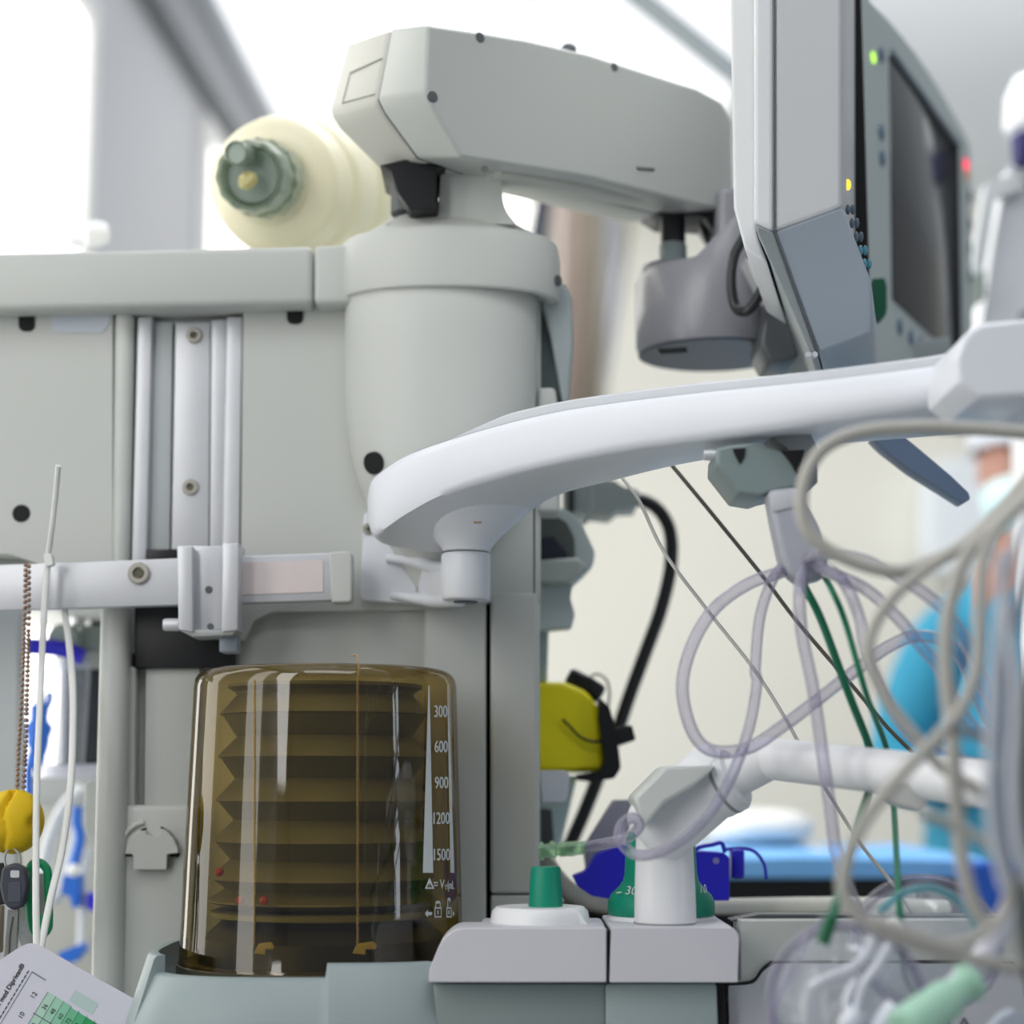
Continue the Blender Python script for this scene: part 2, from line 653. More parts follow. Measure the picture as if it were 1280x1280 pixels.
# vertical mounting channel
mp('channel_back', [(186, 398), (286, 398), (282, 690), (180, 690)], FY + .014, FY + .02, ALUD, .0005)
mp('channel_groove', [(190, 402), (216, 402), (212, 690), (184, 690)], FY + .0075, FY + .0145, plastic('channel_shadow_metal', (176, 182, 184), .5, .03, 20), .001)
mp('channel_plate', [(219, 403), (263, 402), (261, 690), (214, 690)], FY + .006, FY + .0145, ALU, .001)
mp('channel_strip', [(264, 400), (283, 399), (280, 690), (262, 690)], FY + .004, FY + .0145, ALU, .001)
mp('channel_flange', [(172, 396), (190, 395.5), (180, 817), (161, 817)], FY + .0015, FY + .018, ALU, .0012)
mp('channel_flange', [(283, 396), (303, 395.5), (297, 817), (275, 817)], FY + .0015, FY + .018, ALU, .0012)
for (x, y) in ((243, 420), (238.5, 609.5)):
    s = disc('screw', x, y, FY + .007, 10, SCREW, mach, .0035, 24, .5)
    disc('hex_socket', x, y, FY + .0052, 4.6, plastic('screw_socket', (96, 92, 76), .6, .1), s, .0005, 6)
mp('black_block', [(168, 757), (292, 757), (292, 835), (168, 835)], FY - .002, FY + .02, BLACK, .001)
mp('black_block', [(183, 687), (222, 686), (222, 703), (183, 703)], FY - .003, FY + .02, BLACK, .0005)

# lower left column and plates
mp('corner_column', [(124, 715), (159, 715), (157, 900), (150, 1290), (109, 1290)], FY - .018, FY + .05, BEIGE2, .010, 0, 5)
mp('channel_strip', [(159, 833), (169, 833), (168, 1008), (157, 1008)], FY - .004, FY + .02, BEIGE2, .002)
mp('channel_groove', [(170, 835), (182, 835), (180, 1008), (169, 1008)], FY + .012, FY + .02, BEIGE, .001)
mp('channel_plate', [(182, 835), (250, 835), (246, 1008), (180, 1008)], FY + .004, FY + .02, BEIGE, .001)
mp('lower_plate', [(140, 1007), (246, 1006), (238, 1300), (128, 1300)], FY - .008, FY + .03, BEIGE, .004)
kn = mp('turn_clip', [(156, 1067), (159, 1055), (165, 1046), (175, 1039), (181, 1038), (183, 1043), (186, 1045), (196, 1045), (200, 1042), (201, 1036), (206, 1037), (216, 1047), (222, 1060), (222.5, 1066), (209, 1068), (208, 1087), (167, 1087), (166, 1068)], FY - .016, FY - .007, BEIGE, .0005, 0, 2)
ptube('clip_rim', [(149, 1079), (149, 1066), (153, 1050), (160, 1039), (170, 1031), (180, 1028)], FY - .0090, 3.2, BEIGE2, mach)
ptube('clip_slot', [(201, 1034), (212, 1041), (221, 1054), (223.5, 1069)], FY - .0085, 1.5, SLOT, mach, 6)
ptube('clip_slot', [(212, 1069.5), (223.5, 1069.5)], FY - .0085, 1.7, SLOT, mach, 6)
ptube('clip_slot', [(156, 1069), (165, 1069)], FY - .0085, 1.4, SLOT, mach, 6)
prism('clip_slot', [(176, 1037), (183, 1034), (183, 1043)], FY - .0085, FY - .007, SLOT, mach, 0)
mp('lower_support', [(-160, 755), (27, 757), (24, 1000), (18, 1300), (-160, 1300)], FY + .005, FY + .022, plastic('blue_grey_plastic', (186, 192, 196), .42, .03, 6), .004)

# corner column: collar, drum, cap, flange
vlathe('column_drum', 551, FY - .005, [(760, 20), (690, 62), (640, 88), (600, 104), (560, 114), (520, 119), (480, 121.5), (430, 122), (360, 122), (355, 118)], BEIGE2, mach, 96, ys=.62, ref=480)
vlathe('column_collar', 562, FY - .005, [(372, 110), (379, 132), (377, 138), (372, 140), (330, 141), (316, 139), (309, 137), (305, 133)], BEIGE2, mach, 96, ys=.6, ref=340)
kk = mpp(FY - .005)
OC = at(562, 300, FY - .005)
capbm = bmesh.new()
prof = []
for (py, r) in ((292, 130), (288, 128), (284, 122), (275, 104), (267, 86), (258, 70), (252, 48)):
    prof.append((at(562, py, FY - .005 - r * kk * .6).z, r * kk))
add_lathe(capbm, Vector((OC.x, FY - .005, 0)), (0, 0, 1), prof, 96)
for v in capbm.verts:
    v.co.y = FY - .005 + (v.co.y - FY + .005) * .6
link('column_cap', capbm, BEIGE2, mach)
mp('column_flange', [(674, 372), (706, 352), (715, 372), (717, 430), (712, 500), (706, 520), (697, 470), (688, 420)], FY - .002, FY + .05, plastic('flange_grey', (160, 170, 172), .42, .03), .004)
mp('flange_recess', [(672, 378), (690, 420), (700, 470), (706, 505), (672, 500)], FY + .006, FY + .04, plastic('flange_dark', (80, 92, 92), .5, .05), .001)
mp('flange_post', [(672, 484), (694, 484), (700, 520), (700, 640), (672, 640)], FY - .006, FY + .03, BEIGE2, .003)
lathe('plug', at(697, 351, FY - .018), (.8, -.6, 0), [(-.004, .0042), (.001, .0042), (.0014, .001)], DKGREY, mach, 20)
hx = at(467, 579, 1.3)
hz = hx.z
dc = at(551, 480, FY - .005)
dr_ = 109 * kk
sa = max(-.98, (hx.x - dc.x) / dr_)
hy = FY - .005 - .62 * dr_ * math.sqrt(1 - sa * sa)
hn_ = Vector((sa * .62, -math.sqrt(1 - sa * sa), -.25)).normalized()
lathe('drum_hole', at(467, 579, hy), hn_, [(-.004, .0082), (.0012, .0082), (.0013, .0005)], SLOT, mach, 24)

# ------------------------------------------------------------------ horizontal equipment rail
rail = thing('equipment_rail', 'flat pale metal equipment rail across the machine front, with hex screw and cream end cap', 'rail', at(200, 760, 1.31))
RY = 1.300
prism('rail_bar', [(-170, 712), (430, 690), (430, 750), (-170, 768)], RY, RY + .012, ALU, rail, .0012)
prism('rail_end_cap', [(411, 690), (435, 688.5), (440, 692), (440, 750), (436, 753), (414, 753)], RY - .004, RY + .014, BEIGE, rail, .0015)
prism('pink_label', [(300, 703), (404, 700), (404, 740), (300, 744)], RY - .0006, RY + .001, plastic('faded_pink_label', (214, 203, 203), .5, .06, 60), rail, .0002, 1, 2)
s = disc('screw', 174, 717, RY + .0005, 13.5, SCREW, rail, .0035, 32, .55)
disc('hex_socket', 174, 717, RY - .0008, 6, plastic('screw_socket', (96, 92, 76), .6, .1), s, .0006, 6)
clamp = thing('rail_clamp', 'white metal clamp block over the rail, with two upright plates and a thumb screw', 'clamp', at(258, 790, 1.29))
CY = 1.286
prism('clamp_plate', [(221, 682), (240, 682), (241, 790), (223, 787)], CY - .006, CY + .03, ALU, clamp, .0012)
prism('clamp_back', [(238, 682), (280, 682), (280, 787), (239, 788)], CY + .004, CY + .02, ALU, clamp, .001)
prism('clamp_plate', [(278, 679), (298, 678), (297, 788), (277, 790)], CY - .004, CY + .03, ALU, clamp, .0012)
prism('clamp_foot', [(223, 787), (297, 787), (290, 794), (240, 796)], CY - .002, CY + .03, ALUD, clamp, .001)
disc('screw', 261, 737, CY + .004, 4.5, DKGREY, clamp, .001, 16)
disc('screw', 263, 783, CY + .004, 4, DKGREY, clamp, .001, 16)
O = at(224, 781, CY + .012)
lathe('thumb_screw', O, (-1, 0, 0), [(0, .0045), (.0095, .0045), (.011, .004)], ALU, clamp, 20)
prism('clamp_tab', [(274, 790), (296, 790), (296, 815), (274, 815)], CY + .01, CY + .03, plastic('blue_grey_metal', (150, 160, 172), .4, .03, metal=.3), clamp, .001)

# ------------------------------------------------------------------ resuscitator bag on the slab
bag = thing('resuscitator_bag', 'cream ribbed silicone resuscitator bag with a clear valve, lying on the machine top', 'resuscitator', at(390, 306, 1.47))
BO = at(330, 229, 1.40)
BE = at(434, 248, 1.62)
ax = (BE - BO).normalized()
L = (BE - BO).length
SIL = plastic('cream_silicone', (240, 234, 206), .4, .02, 8, sss=.25)
pr = []
for i in range(61):
    t = i / 60
    env = [(0, .034), (.05, .053), (.14, .058), (.3, .062), (.5, .066), (.72, .067), (.86, .058), (.95, .036), (1, .012)]
    for (a, ra), (b, rb) in zip(env, env[1:]):
        if a <= t <= b:
            r = ra + (rb - ra) * (t - a) / (b - a)
            break
    r *= 1 - .13 * max(0, math.cos((t + .06) * 2 * math.pi * 4.0)) ** 4
    pr.append((t * L * 1.05 + .012, r))
lathe('ribbed_bag', BO, ax, pr, SIL, bag, 56, angle=80)
VALVE = clear('smoke_clear_valve', (214, 224, 214), (168, 182, 168), .3, .8, .12)
vo = at(318, 221, 1.375)
lathe('valve_collar', vo + ax * .012, ax, [(-.004, .026), (0, .0305), (.016, .0305), (.02, .027)], VALVE, bag, 48, lobes=14, amp=.03)
lathe('valve_body', vo, ax, [(.018, .028), (-.004, .0285), (-.012, .027), (-.013, .0235), (-.004, .022), (.002, .0215)], VALVE, bag, 48, cap0=False, lobes=12, amp=.02)
lathe('valve_disc', vo, ax, [(-.002, .021), (-.004, .02), (-.004, .0)], plastic('valve_grey', (138, 152, 142), .3, .12, 60), bag, 32)
po = at(299, 192, 1.352)
lathe('valve_port', po, ax, [(.012, .0095), (-.008, .0093), (-.009, .0083), (.008, .008)], VALVE, bag, 28, cap0=False)
lathe('port_face', po, ax, [(-.005, .008), (-.006, .0079)], plastic('port_face_grey', (166, 180, 168), .3, .05), bag, 24)
lathe('valve_flap', at(310, 226, 1.358), (-.3, -1, .3), [(0, .008), (.004, .006), (.006, .001)], plastic('yellow_flap', (186, 176, 120), .3, .1), bag, 20)

# small white connector lying on the slab
cap = thing('tube_connector', 'small white plastic connector lying on the machine top near the bright window', 'connector', at(115, 307, 1.6))
lathe('connector_body', at(112, 293, 1.6), (1, .4, .25), [(-.006, .006), (-.004, .0105), (.008, .0115), (.016, .0085), (.017, .003)], WHITE2, cap, 24)
lathe('connector_stem', at(86, 302, 1.6), (1, .3, .1), [(0, .004), (.004, .0055), (.016, .006), (.018, .004)], WHITE2, cap, 20)

# ------------------------------------------------------------------ bellows ventilator
BX, BY = 405, 1.25
bel = thing('bellows_ventilator', 'amber transparent dome with dark folded bellows inside, on a grey green base', 'ventilator bellows', at(BX, 1280, BY))
m, nt, out = nodes('amber_clear_plastic')
tr = nt.nodes.new('ShaderNodeBsdfTransparent')
lw = nt.nodes.new('ShaderNodeLayerWeight')
lw.inputs[0].default_value = .35
no = nt.nodes.new('ShaderNodeTexNoise')
tc = nt.nodes.new('ShaderNodeTexCoord')
mpn = nt.nodes.new('ShaderNodeMapping')
mpn.inputs['Scale'].default_value = (90, 90, 1.5)
nt.links.new(tc.outputs['Object'], mpn.inputs[0])
nt.links.new(mpn.outputs[0], no.inputs['Vector'])
no.inputs['Scale'].default_value = 1.0
cr = nt.nodes.new('ShaderNodeValToRGB')
cr.color_ramp.elements[0].color = rgb((230, 216, 166))
cr.color_ramp.elements[1].color = rgb((208, 184, 120))
cr.color_ramp.elements[1].position = .95
nt.links.new(lw.outputs['Facing'], cr.inputs[0])
mxn = nt.nodes.new('ShaderNodeMix')
mxn.data_type = 'RGBA'
mxn.blend_type = 'MULTIPLY'
mxn.inputs[0].default_value = .06
nt.links.new(cr.outputs[0], mxn.inputs[6])
nt.links.new(no.outputs['Fac'], mxn.inputs[7])
nt.links.new(mxn.outputs[2], tr.inputs[0])
gl = nt.nodes.new('ShaderNodeBsdfGlossy')
gl.inputs['Roughness'].default_value = .04
ms = nt.nodes.new('ShaderNodeMixShader')
nt.links.new(schlick(nt, .075), ms.inputs[0])
nt.links.new(tr.outputs[0], ms.inputs[1])
nt.links.new(gl.outputs[0], ms.inputs[2])
nt.links.new(ms.outputs[0], out.inputs[0])
AMBER = m
KB = mpp(BY)
DP = [(1203, 172), (1196, 170.5), (1150, 169), (1050, 166.5), (950, 163.5), (860, 161), (851, 159.5), (845, 156), (840.5, 150), (838, 142), (837, 120), (837, 0.2)]
dome = vlathe('dome', BX, BY, DP, AMBER, bel, 96, cap0=False, cap1=False, ref=1020)
vlathe('dome_rim', BX, BY, [(1199, 168), (1199, 173), (1203, 174), (1206, 173), (1206, 168)], AMBER, dome, 72, cap0=False, cap1=False)
# moulded ridge over the crown and down the front
BO_ = at(BX, 1020, BY)


def domept(px, py, off=0.0004):
    """point on the dome wall that is met at picture x, height read at the wall"""
    t = (py - 860) / (1200 - 860)
    R = (161 + 9 * t) * KB
    yy = BY - R * .7
    for _ in range(6):
        s = max(-.995, min(.995, (at(px, py, yy).x - BO_.x) / (R + off)))
        ang = math.asin(s)
        yy = BY - math.cos(ang) * (R + off)
    x = BO_.x + math.sin(ang) * (R + off)
    return Vector((x, yy, at(px, py, yy).z))


RIDGE = clear('amber_ridge', (236, 220, 180), (200, 170, 110), .1, .7, .1)
tube('dome_ridge', [domept(447, y) for y in range(850, 1196, 30)], .0007, RIDGE, dome, 8, 3)
tube('dome_ridge', [domept(318, y) for y in range(850, 1196, 30)], .0006, RIDGE, dome, 8, 3)
tube('dome_ridge', [domept(447, 856), at(448, 832, BY - 150 * KB), at(446, 820, BY - 135 * KB), at(441, 819, BY - 125 * KB)], .0006, RIDGE, dome, 8, 6)
# printed scale
PRINT = plastic('white_print', (206, 212, 214), .5, .02)
bm = bmesh.new()


def quadstrip(a0, a1, b0, b1, n=10):
    """wedge between left edge a0->a1 and right edge b0->b1 (top to bottom)"""
    rows = []
    for i in range(n + 1):
        t = i / n
        l = (a0[0] + (a1[0] - a0[0]) * t, a0[1] + (a1[1] - a0[1]) * t)
        r = (b0[0] + (b1[0] - b0[0]) * t, b0[1] + (b1[1] - b0[1]) * t)
        rows.append([bm.verts.new(domept(l[0] + (r[0] - l[0]) * k / 3, l[1], .0009)) for k in range(4)])
    for a, b in zip(rows, rows[1:]):
        for k in range(3):
            bm.faces.new((a[k], a[k + 1], b[k + 1], b[k]))


quadstrip((535.5, 857), (528.5, 1091), (537, 857), (541.5, 1091))
quadstrip((559.2, 858), (563, 1091), (559.9, 858), (568, 1091))


def dtext(s, cx, cy, h, w):
    tb = text_bm(s, lambda u, v: Vector((u, v, 0)), h)
    us = [v.co.x for v in tb.verts]
    k = w / (max(us) - min(us))
    for ox, oy in ((-.3, 0), (.3, 0), (0, .25)):
        t2_ = tb.copy()
        for v in t2_.verts:
            v.co = domept(cx + v.co.x * k + ox, cy + h / 2 - v.co.y + oy, .0009 + oy * .0002)
        join(bm, t2_)
    tb.free()


for s, x, y, wd in (('300', 551, 889, 16), ('600', 551.5, 933, 16), ('900', 552, 978, 16.5), ('1200', 552, 1022.5, 20), ('1500', 552.5, 1068, 20)):
    dtext(s, x, y, 14.5, wd)
dtext('= V', 549, 1105, 11, 13)
dtext('T', 557.2, 1109, 6, 3)
dtext('(mL', 563.5, 1106, 10, 8)


def dpoly(pts):
    bm.faces.new([bm.verts.new(domept(x, y, .0009)) for x, y in pts])


# warning triangle
tri = [(537, 1097), (543, 1111), (531, 1111)]
dpoly([(537, 1097), (538.3, 1100.5), (533.4, 1109.4), (531, 1111)])
dpoly([(537, 1097), (543, 1111), (540.6, 1109.4), (535.7, 1100.5)])
dpoly([(531, 1111), (533.4, 1109.2), (540.6, 1109.2), (543, 1111)])
dpoly([(536.3, 1101.5), (537.7, 1101.5), (537.4, 1106), (536.6, 1106)])
dpoly([(536.4, 1107), (537.6, 1107), (537.6, 1108.3), (536.4, 1108.3)])
# arrow, closed lock, open lock, arrow
dpoly([(531, 1142), (535, 1137), (535, 1140), (540, 1140), (540, 1144), (535, 1144), (535, 1147)])
dpoly([(568.5, 1142), (565.8, 1138), (565.8, 1146)])


def lock(x0, x1, top, openn):
    w_ = x1 - x0
    dpoly([(x0, 1134), (x1, 1134), (x1, 1136), (x0, 1136)])
    dpoly([(x0, 1145), (x1, 1145), (x1, 1147), (x0, 1147)])
    dpoly([(x0, 1136), (x0 + 1.2, 1136), (x0 + 1.2, 1145), (x0, 1145)])
    dpoly([(x1 - 1, 1136), (x1, 1136), (x1, 1145), (x1 - 1, 1145)])
    c = (x0 + x1) / 2
    dpoly([(c - .8, 1138), (c + .8, 1138), (c + .8, 1143), (c - .8, 1143)])
    a = x0 + 1.2
    b = x1 - 1.2
    dpoly([(a, 1134), (a, top + 3), (a + 1, top + 3), (a + 1, 1134)] if not openn else [(b - 1, top + 6), (b - 1, top + 2), (b, top + 2), (b, top + 6)])
    dpoly([(b - 1, 1134), (b - 1, top + 3), (b, top + 3), (b, 1134)] if not openn else [(a, 1134), (a, top + 2), (a + 1, top + 2), (a + 1, 1134)])
    dpoly([(a, top + 3), (a + 1.2, top), (b - 1.2, top), (b, top + 3), (b - 1, top + 3.6), (a + 1, top + 3.6)])


lock(543, 552, 1126, False)
lock(558, 564.5, 1122, True)
link('scale_print', bm, PRINT, dome, label='white volume scale printed on the dome')

# folded bellows
RUB = plastic('olive_black_rubber', (92, 91, 78), .42, .08, 20, spec=.5)
prof = [(1136, 100)]
tips = [(1124, 138), (1096, 136), (1050, 133), (1000, 131), (946, 129.5), (893, 128)]
notch = [(1109, 118), (1073, 112), (1024, 109), (973, 108), (921, 107)]
for i, (y, r) in enumerate(tips):
    prof += [(y + 2.5, r - 4), (y + .6, r), (y - 1.5, r - 1)]
    if i < 5:
        ym, rn = notch[i]
        prof += [(ym + 2.5, rn + 2), (ym, rn), (ym - 2.5, rn + 2)]
prof += [(870, 108), (866, 110), (861, 119), (857, 119), (856, 40)]
vlathe('bellows', BX, BY, prof, RUB, bel, 72, angle=30)
DISC = plastic('bellows_disc_olive', (104, 104, 84), .4, .05, 12)
vlathe('bellows_disc', BX, BY, [(1145, 130), (1143, 136), (1137, 136), (1135, 130)], DISC, bel, 64)
vlathe('bellows_pedestal', BX, BY, [(1200, 150), (1170, 146), (1152, 126), (1145, 120)], BLACK, bel, 64)
for x in (274, 300, 330):
    lathe('red_seal', domept(x, 1126 if x > 280 else 1090, -.012), (0, -1, 0), [(0, .003), (.003, .0024), (.004, .001)], plastic('red_seal', (170, 60, 66), .4, .08), bel, 12)
vlathe('dome_floor', BX, BY, [(1212, 0.2), (1212, 176), (1202, 176), (1200, 168), (1200, 0.2)], plastic('smoked_base_ring', (70, 68, 56), .3, .1, 30), bel, 64)
for (x, w_) in ((330, 13), (455, 15)):
    prism('latch', [(x - w_, 1192), (x - w_ + 6, 1180), (x + w_ - 4, 1178), (x + w_, 1183), (x + w_, 1187), (x + 2, 1187), (x + 2, 1194)], BY - 140 * KB, BY - 125 * KB, plastic('latch_khaki', (176, 164, 120), .4, .05), bel, .0006)
for (x0_, x1_) in ((298, 288), (325, 316)):
    pass
# base housing: curved wall with a stepped rim
bm = bmesh.new()
angs = sorted(set([-100 + 200 * i / 60 for i in range(61)]))


def rimy(a):
    sn = math.sin(math.radians(a))
    s = 196 * math.copysign(abs(sn) ** .62, sn) + BX
    if s < 231 or abs(a) > 88:
        return 1200
    if s < 430:
        return 1222
    return 1204


stops = []
for i in range(101):
    a = -110 + 146 * i / 100
    stops.append(a)
for px_ in (231, 430):
    q_ = (px_ - BX) / 196
    a = math.degrees(math.asin(math.copysign(abs(q_) ** (1 / .62), q_)))
    stops += [a - .15, a + .15]
stops.sort()
rings = []
for a in stops:
    y = rimy(a)
    r0, r1 = 198 * KB, 186 * KB
    sn, cs = math.sin(math.radians(a)), math.cos(math.radians(a))
    d = Vector((math.copysign(abs(sn) ** .62, sn), -math.copysign(abs(cs) ** .62, cs), 0))
    def pz(r, py):
        p = Vector((BO_.x, BY, 0)) + d * r
        p.z = at(BX, py, p.y).z if False else at(640, py, BY - 190 * KB).z
        return p
    rings.append([pz(r1, y), pz(r0 - .002, y), pz(r0, y + 4), pz(r0 + .011, 1283), pz(r0 + .013, 1300), pz(r1, 1300)])
add_loft(bm, rings)
link('base_housing', bm, GREYGREEN, bel, 50)
# ------------------------------------------------------------------ monitor support arm
arm = thing('support_arm', 'thick cream grey jointed arm on the corner column, sloping down towards the monitors', 'support arm', at(560, 290, 1.33))
P0, P1 = at(534, 31, 1.225), at(905, 130, 1.40)
hd = Vector((P1.x - P0.x, P1.y - P0.y, 0)).normalized()
hn = Vector((hd.y, -hd.x, 0))          # out of the beam's long face, towards the room
front_px = [(534, 31), (602, 40), (662, 50), (736, 67), (830, 97), (872, 110), (903, 127), (916, 152), (918, 262), (878, 258), (736, 222), (628, 205), (576, 197), (552, 155), (541, 137), (531, 114)]
fr_ = [on_plane(x, y, P0, hn) for x, y in front_px]
back_off = -hn * .11
mid_px = {0: (489, 35), 15: (471, 124), 14: (474, 131), 13: (480, 142), 12: (521, 198)}
bk_px = {0: (433, 54), 15: (410, 138), 14: (413, 147), 13: (423, 162), 12: (477, 215)}
mid, bk = [], []
Pm, Pb = P0 - hn * .045, P0 - hn * .098
for i, p in enumerate(fr_):
    q = p + back_off * .42
    r = p + back_off
    if i in mid_px:
        q = on_plane(mid_px[i][0], mid_px[i][1], Pm, hn)
        r = on_plane(bk_px[i][0], bk_px[i][1], Pb, hn)
    if i in (8, 9, 10, 11):
        q = q + Vector((0, 0, .004))
        r = r + Vector((0, 0, .016))
    mid.append(q)
    bk.append(r)
ARMC = plastic('arm_grey', (186, 190, 186), .42, .03, 6, bump=.05)
ARMB = plastic('arm_rear_cream', (200, 200, 192), .42, .03, 6)
bm = bmesh.new()
add_loft(bm, [fr_, mid])
bevel_sharp(bm, .003, 3, 22)
link('front_housing', bm, ARMC, arm)
bm = bmesh.new()
m2 = [p + back_off * .01 for p in mid]
add_loft(bm, [m2, bk])
bevel_sharp(bm, .005, 3, 22)
link('rear_housing', bm, ARMB, arm)
bm = bmesh.new()
c_ = sum(mid, Vector()) / len(mid)
add_loft(bm, [[c_ + (p - c_) * .985 + back_off * -.01 for p in mid], [c_ + (p - c_) * .985 + back_off * .02 for p in mid]])
link('seam', bm, DKGREY, arm)
# square hatch on the end cap
h = [(478, 70), (448, 79), (440, 122), (468, 120)]
hp = [on_plane(x, y, P0 - hn * .072, hn) for x, y in h]


def capface(u, v):
    return mid[0].lerp(mid[15], v).lerp(bk[0].lerp(bk[15], v), u) - hd * .0002


tube('hatch_line', [capface(.06, .42), capface(.4, .46), capface(.72, .50)], .0005, plastic('hatch_grey', (138, 140, 136), .5), arm, 6, 2)
tube('hatch_line', [capface(.06, .92), capface(.4, .93), capface(.72, .94)], .0005, plastic('hatch_grey', (138, 140, 136), .5), arm, 6, 2)
tube('hatch_line', [capface(.72, .50), capface(.72, .94)], .0003, plastic('hatch_grey', (138, 140, 136), .5), arm, 6, 1)
for (x, y, r) in ((600, 47, 8), (541, 121, 8.5), (768, 84, 7)):
    O = on_plane(x, y, P0, hn)
    s_ = lathe('screw_plug', O - hn * .001, hn, [(0, r * mpp(1.28) * .9), (.0014, r * mpp(1.28) * .85), (.0016, .001)], DKGREY, arm, 20)
# seam of a small cover on the long face
lp = [on_plane(x, y, P0, hn) + hn * .0003 for x, y in ((796, 210), (817, 212))]
tube('cover_notch', lp, .0012, DKGREY, arm, 6)
lathe('knob', at(711, 60, 1.36), (0, 0, 1), [(-.006, .006), (.000, .006), (.002, .0045)], DKGREY, arm, 20)
# under rail
ur = [on_plane(x, y, P0 - hn * .02, hn) for x, y in ((625, 205), (840, 245), (838, 254), (800, 250), (700, 230), (626, 219))]
bm = bmesh.new()
add_loft(bm, [ur, [p - hn * .02 for p in ur]])
bevel_sharp(bm, .002)
link('under_rail', bm, ARMB, arm)
# neck
prism('neck', rounded([(551, 196), (627, 203), (628, 250), (634, 266), (646, 280), (544, 280), (549, 264)], [0, 0, 10, 8, 3, 3, 5]), 1.302, 1.36, BEIGE2, arm, .003)
prism('neck_step', [(500, 268), (553, 252), (553, 280), (480, 280)], 1.308, 1.37, BEIGE2, arm, .002)
prism('joint_recess', [(474, 206), (520, 196), (556, 190), (580, 198), (565, 202), (545, 212), (545, 262), (512, 262), (496, 240), (488, 214)], 1.285, 1.35, BLACK, arm, .001)
vlathe('joint_collar', 516, 1.315, [(268, 28), (205, 28)], DKGREY, arm, 32)
for x in (606, 615):
    disc('engraved_mark', x, 212 if x < 610 else 218, 1.2682, 5, plastic('mark_grey', (150, 152, 148), .5), arm, .0005, 20, .7)
# elbow under the far end
EX, EY = 890, 1.43
ek = mpp(EY)
Oe = at(EX, 420, EY)
bm = bmesh.new()
R = 97 * ek
zb = at(EX, 443, EY).z


def ztop(x):
    px = EX + x / ek
    return at(EX, 345 if px < 862 else 345 - (px - 862) * 1.0, EY).z


segs = 64
rings = []
for (kind, rr) in (('b', .965), ('b2', 1.0), ('t2', 1.0), ('t', .93), ('t', .5), ('t', .05)):
    ring = []
    for k in range(segs):
        a = 2 * math.pi * k / segs
        x, y = math.cos(a) * R * rr, math.sin(a) * R * rr
        z = zb if kind == 'b' else zb + .006 if kind == 'b2' else ztop(x) - .008 if kind == 't2' else ztop(x)
        ring.append(Vector((Oe.x + x, EY + y, z)))
    rings.append(ring)
add_loft(bm, rings)
elb = thing('monitor_joint', 'violet grey rounded elbow joint with a black shaft under the end of the arm', 'joint', (Oe.x, EY, zb))
link('elbow_body', bm, VIOLETGREY, elb, 45)
lathe('elbow_underside', (Oe.x, EY, zb), (0, 0, 1), [(-.0015, R * .9), (-.0008, R * .965), (.002, R * .965)], plastic('underside_shade', (70, 72, 84), .4, .05), elb, 64)  # darker disc: the shade of the underside is put into its colour
prism('elbow_neck', [(897, 232), (925, 232), (940, 300), (940, 400), (880, 400), (897, 300)], EY - .045, EY + .03, VIOLETGREY, elb, .006)
vlathe('shaft', 841, EY - .01, [(330, 16), (255, 16)], BLACK, elb, 32)
vlathe('shaft_ring', 841, EY - .01, [(333, 17), (331, 18), (308, 18), (305, 16)], GREYGREEN, elb, 32)
vlathe('shaft_collar', 832, EY - .01, [(350, 33), (338, 32), (334, 30), (330, 22)], VIOLETGREY, elb, 40)
prism('arm_bracket', [(806, 256), (862, 256), (905, 240), (905, 300), (893, 290), (880, 270), (850, 268), (825, 268)], EY - .02, EY + .03, BLACK, elb, .001)
ptube('joint_cable', [(872, 262, EY), (880, 290, EY), (890, 310, EY)], EY, 4, BLACK, elb)
prism('vent_slot', [(821, 435), (858, 433), (860, 440), (825, 442)], EY - .058, EY - .052, BLACK, elb, .0005)
ptube('strap_handle', [(934, 290, 1.34), (918, 320, 1.34), (914, 355, 1.34), (920, 385, 1.34), (935, 388, 1.33), (952, 362, 1.33), (960, 326, 1.33)], 1.34, 6.5, plastic('black_rubber_strap', (34, 36, 40), .35, .08, 20, spec=.6), elb, 14, 8)
prism('joint_base', [(960, 365), (980, 375), (1000, 445), (985, 452), (962, 452), (950, 430)], EY - .09, EY - .03, DKGREY, elb, .003)
prism('joint_block', [(930, 322), (950, 325), (975, 372), (970, 385), (952, 368)], EY - .085, EY - .06, WHITE2, elb, .002)

# ------------------------------------------------------------------ monitor 1 (seen from its side)
M1Y = 1.12
m1 = thing('ventilator_monitor', 'light grey monitor seen from its side, with an amber light and sloping key panel', 'monitor', at(1010, 441, 1.2))
OFF = Vector((.045, .2, 0))


def slab3(name, pts3, off, mat, parent, bev=.002, seg=2):
    bm = bmesh.new()
    add_loft(bm, [pts3, [p + off for p in pts3]])
    bevel_sharp(bm, bev, seg)
    return link(name, bm, mat, parent)


up = [at(x, y, M1Y) for x, y in ((968, -200), (1053, -200), (1053, 258), (1040, 264), (968, 289))]
slab3('screen_housing', up, OFF, MONGREY, m1, .003, 3)
MONCH = plastic('chin_shaded_grey', (158, 168, 178), .42, .03, 6, bump=.05)  # darker than the housing: shade of the down-facing chin put into the colour
ch = [at(968, 289, M1Y), at(1053, 258, M1Y), at(1089, 351, M1Y + .02), at(1090, 416, M1Y + .04), at(1023, 441, M1Y + .05)]
slab3('key_panel', ch, OFF * .6, MONCH, m1, .002, 2)
bz = [at(x, y, M1Y - .001) for x, y in ((942, -200), (967, -200), (967, 289), (955, 284), (942, 277))]
slab3('back_cover', bz, OFF, plastic('monitor_lit_grey', (222, 224, 226), .42, .02, 6), m1, .003, 3)  # lighter than the side: light on the left-facing strip put into the colour
bz2 = [at(942, 278, M1Y), at(967, 290, M1Y), at(1022, 441, M1Y + .05), at(1013, 442, M1Y + .05), at(948, 291, M1Y + .002)]
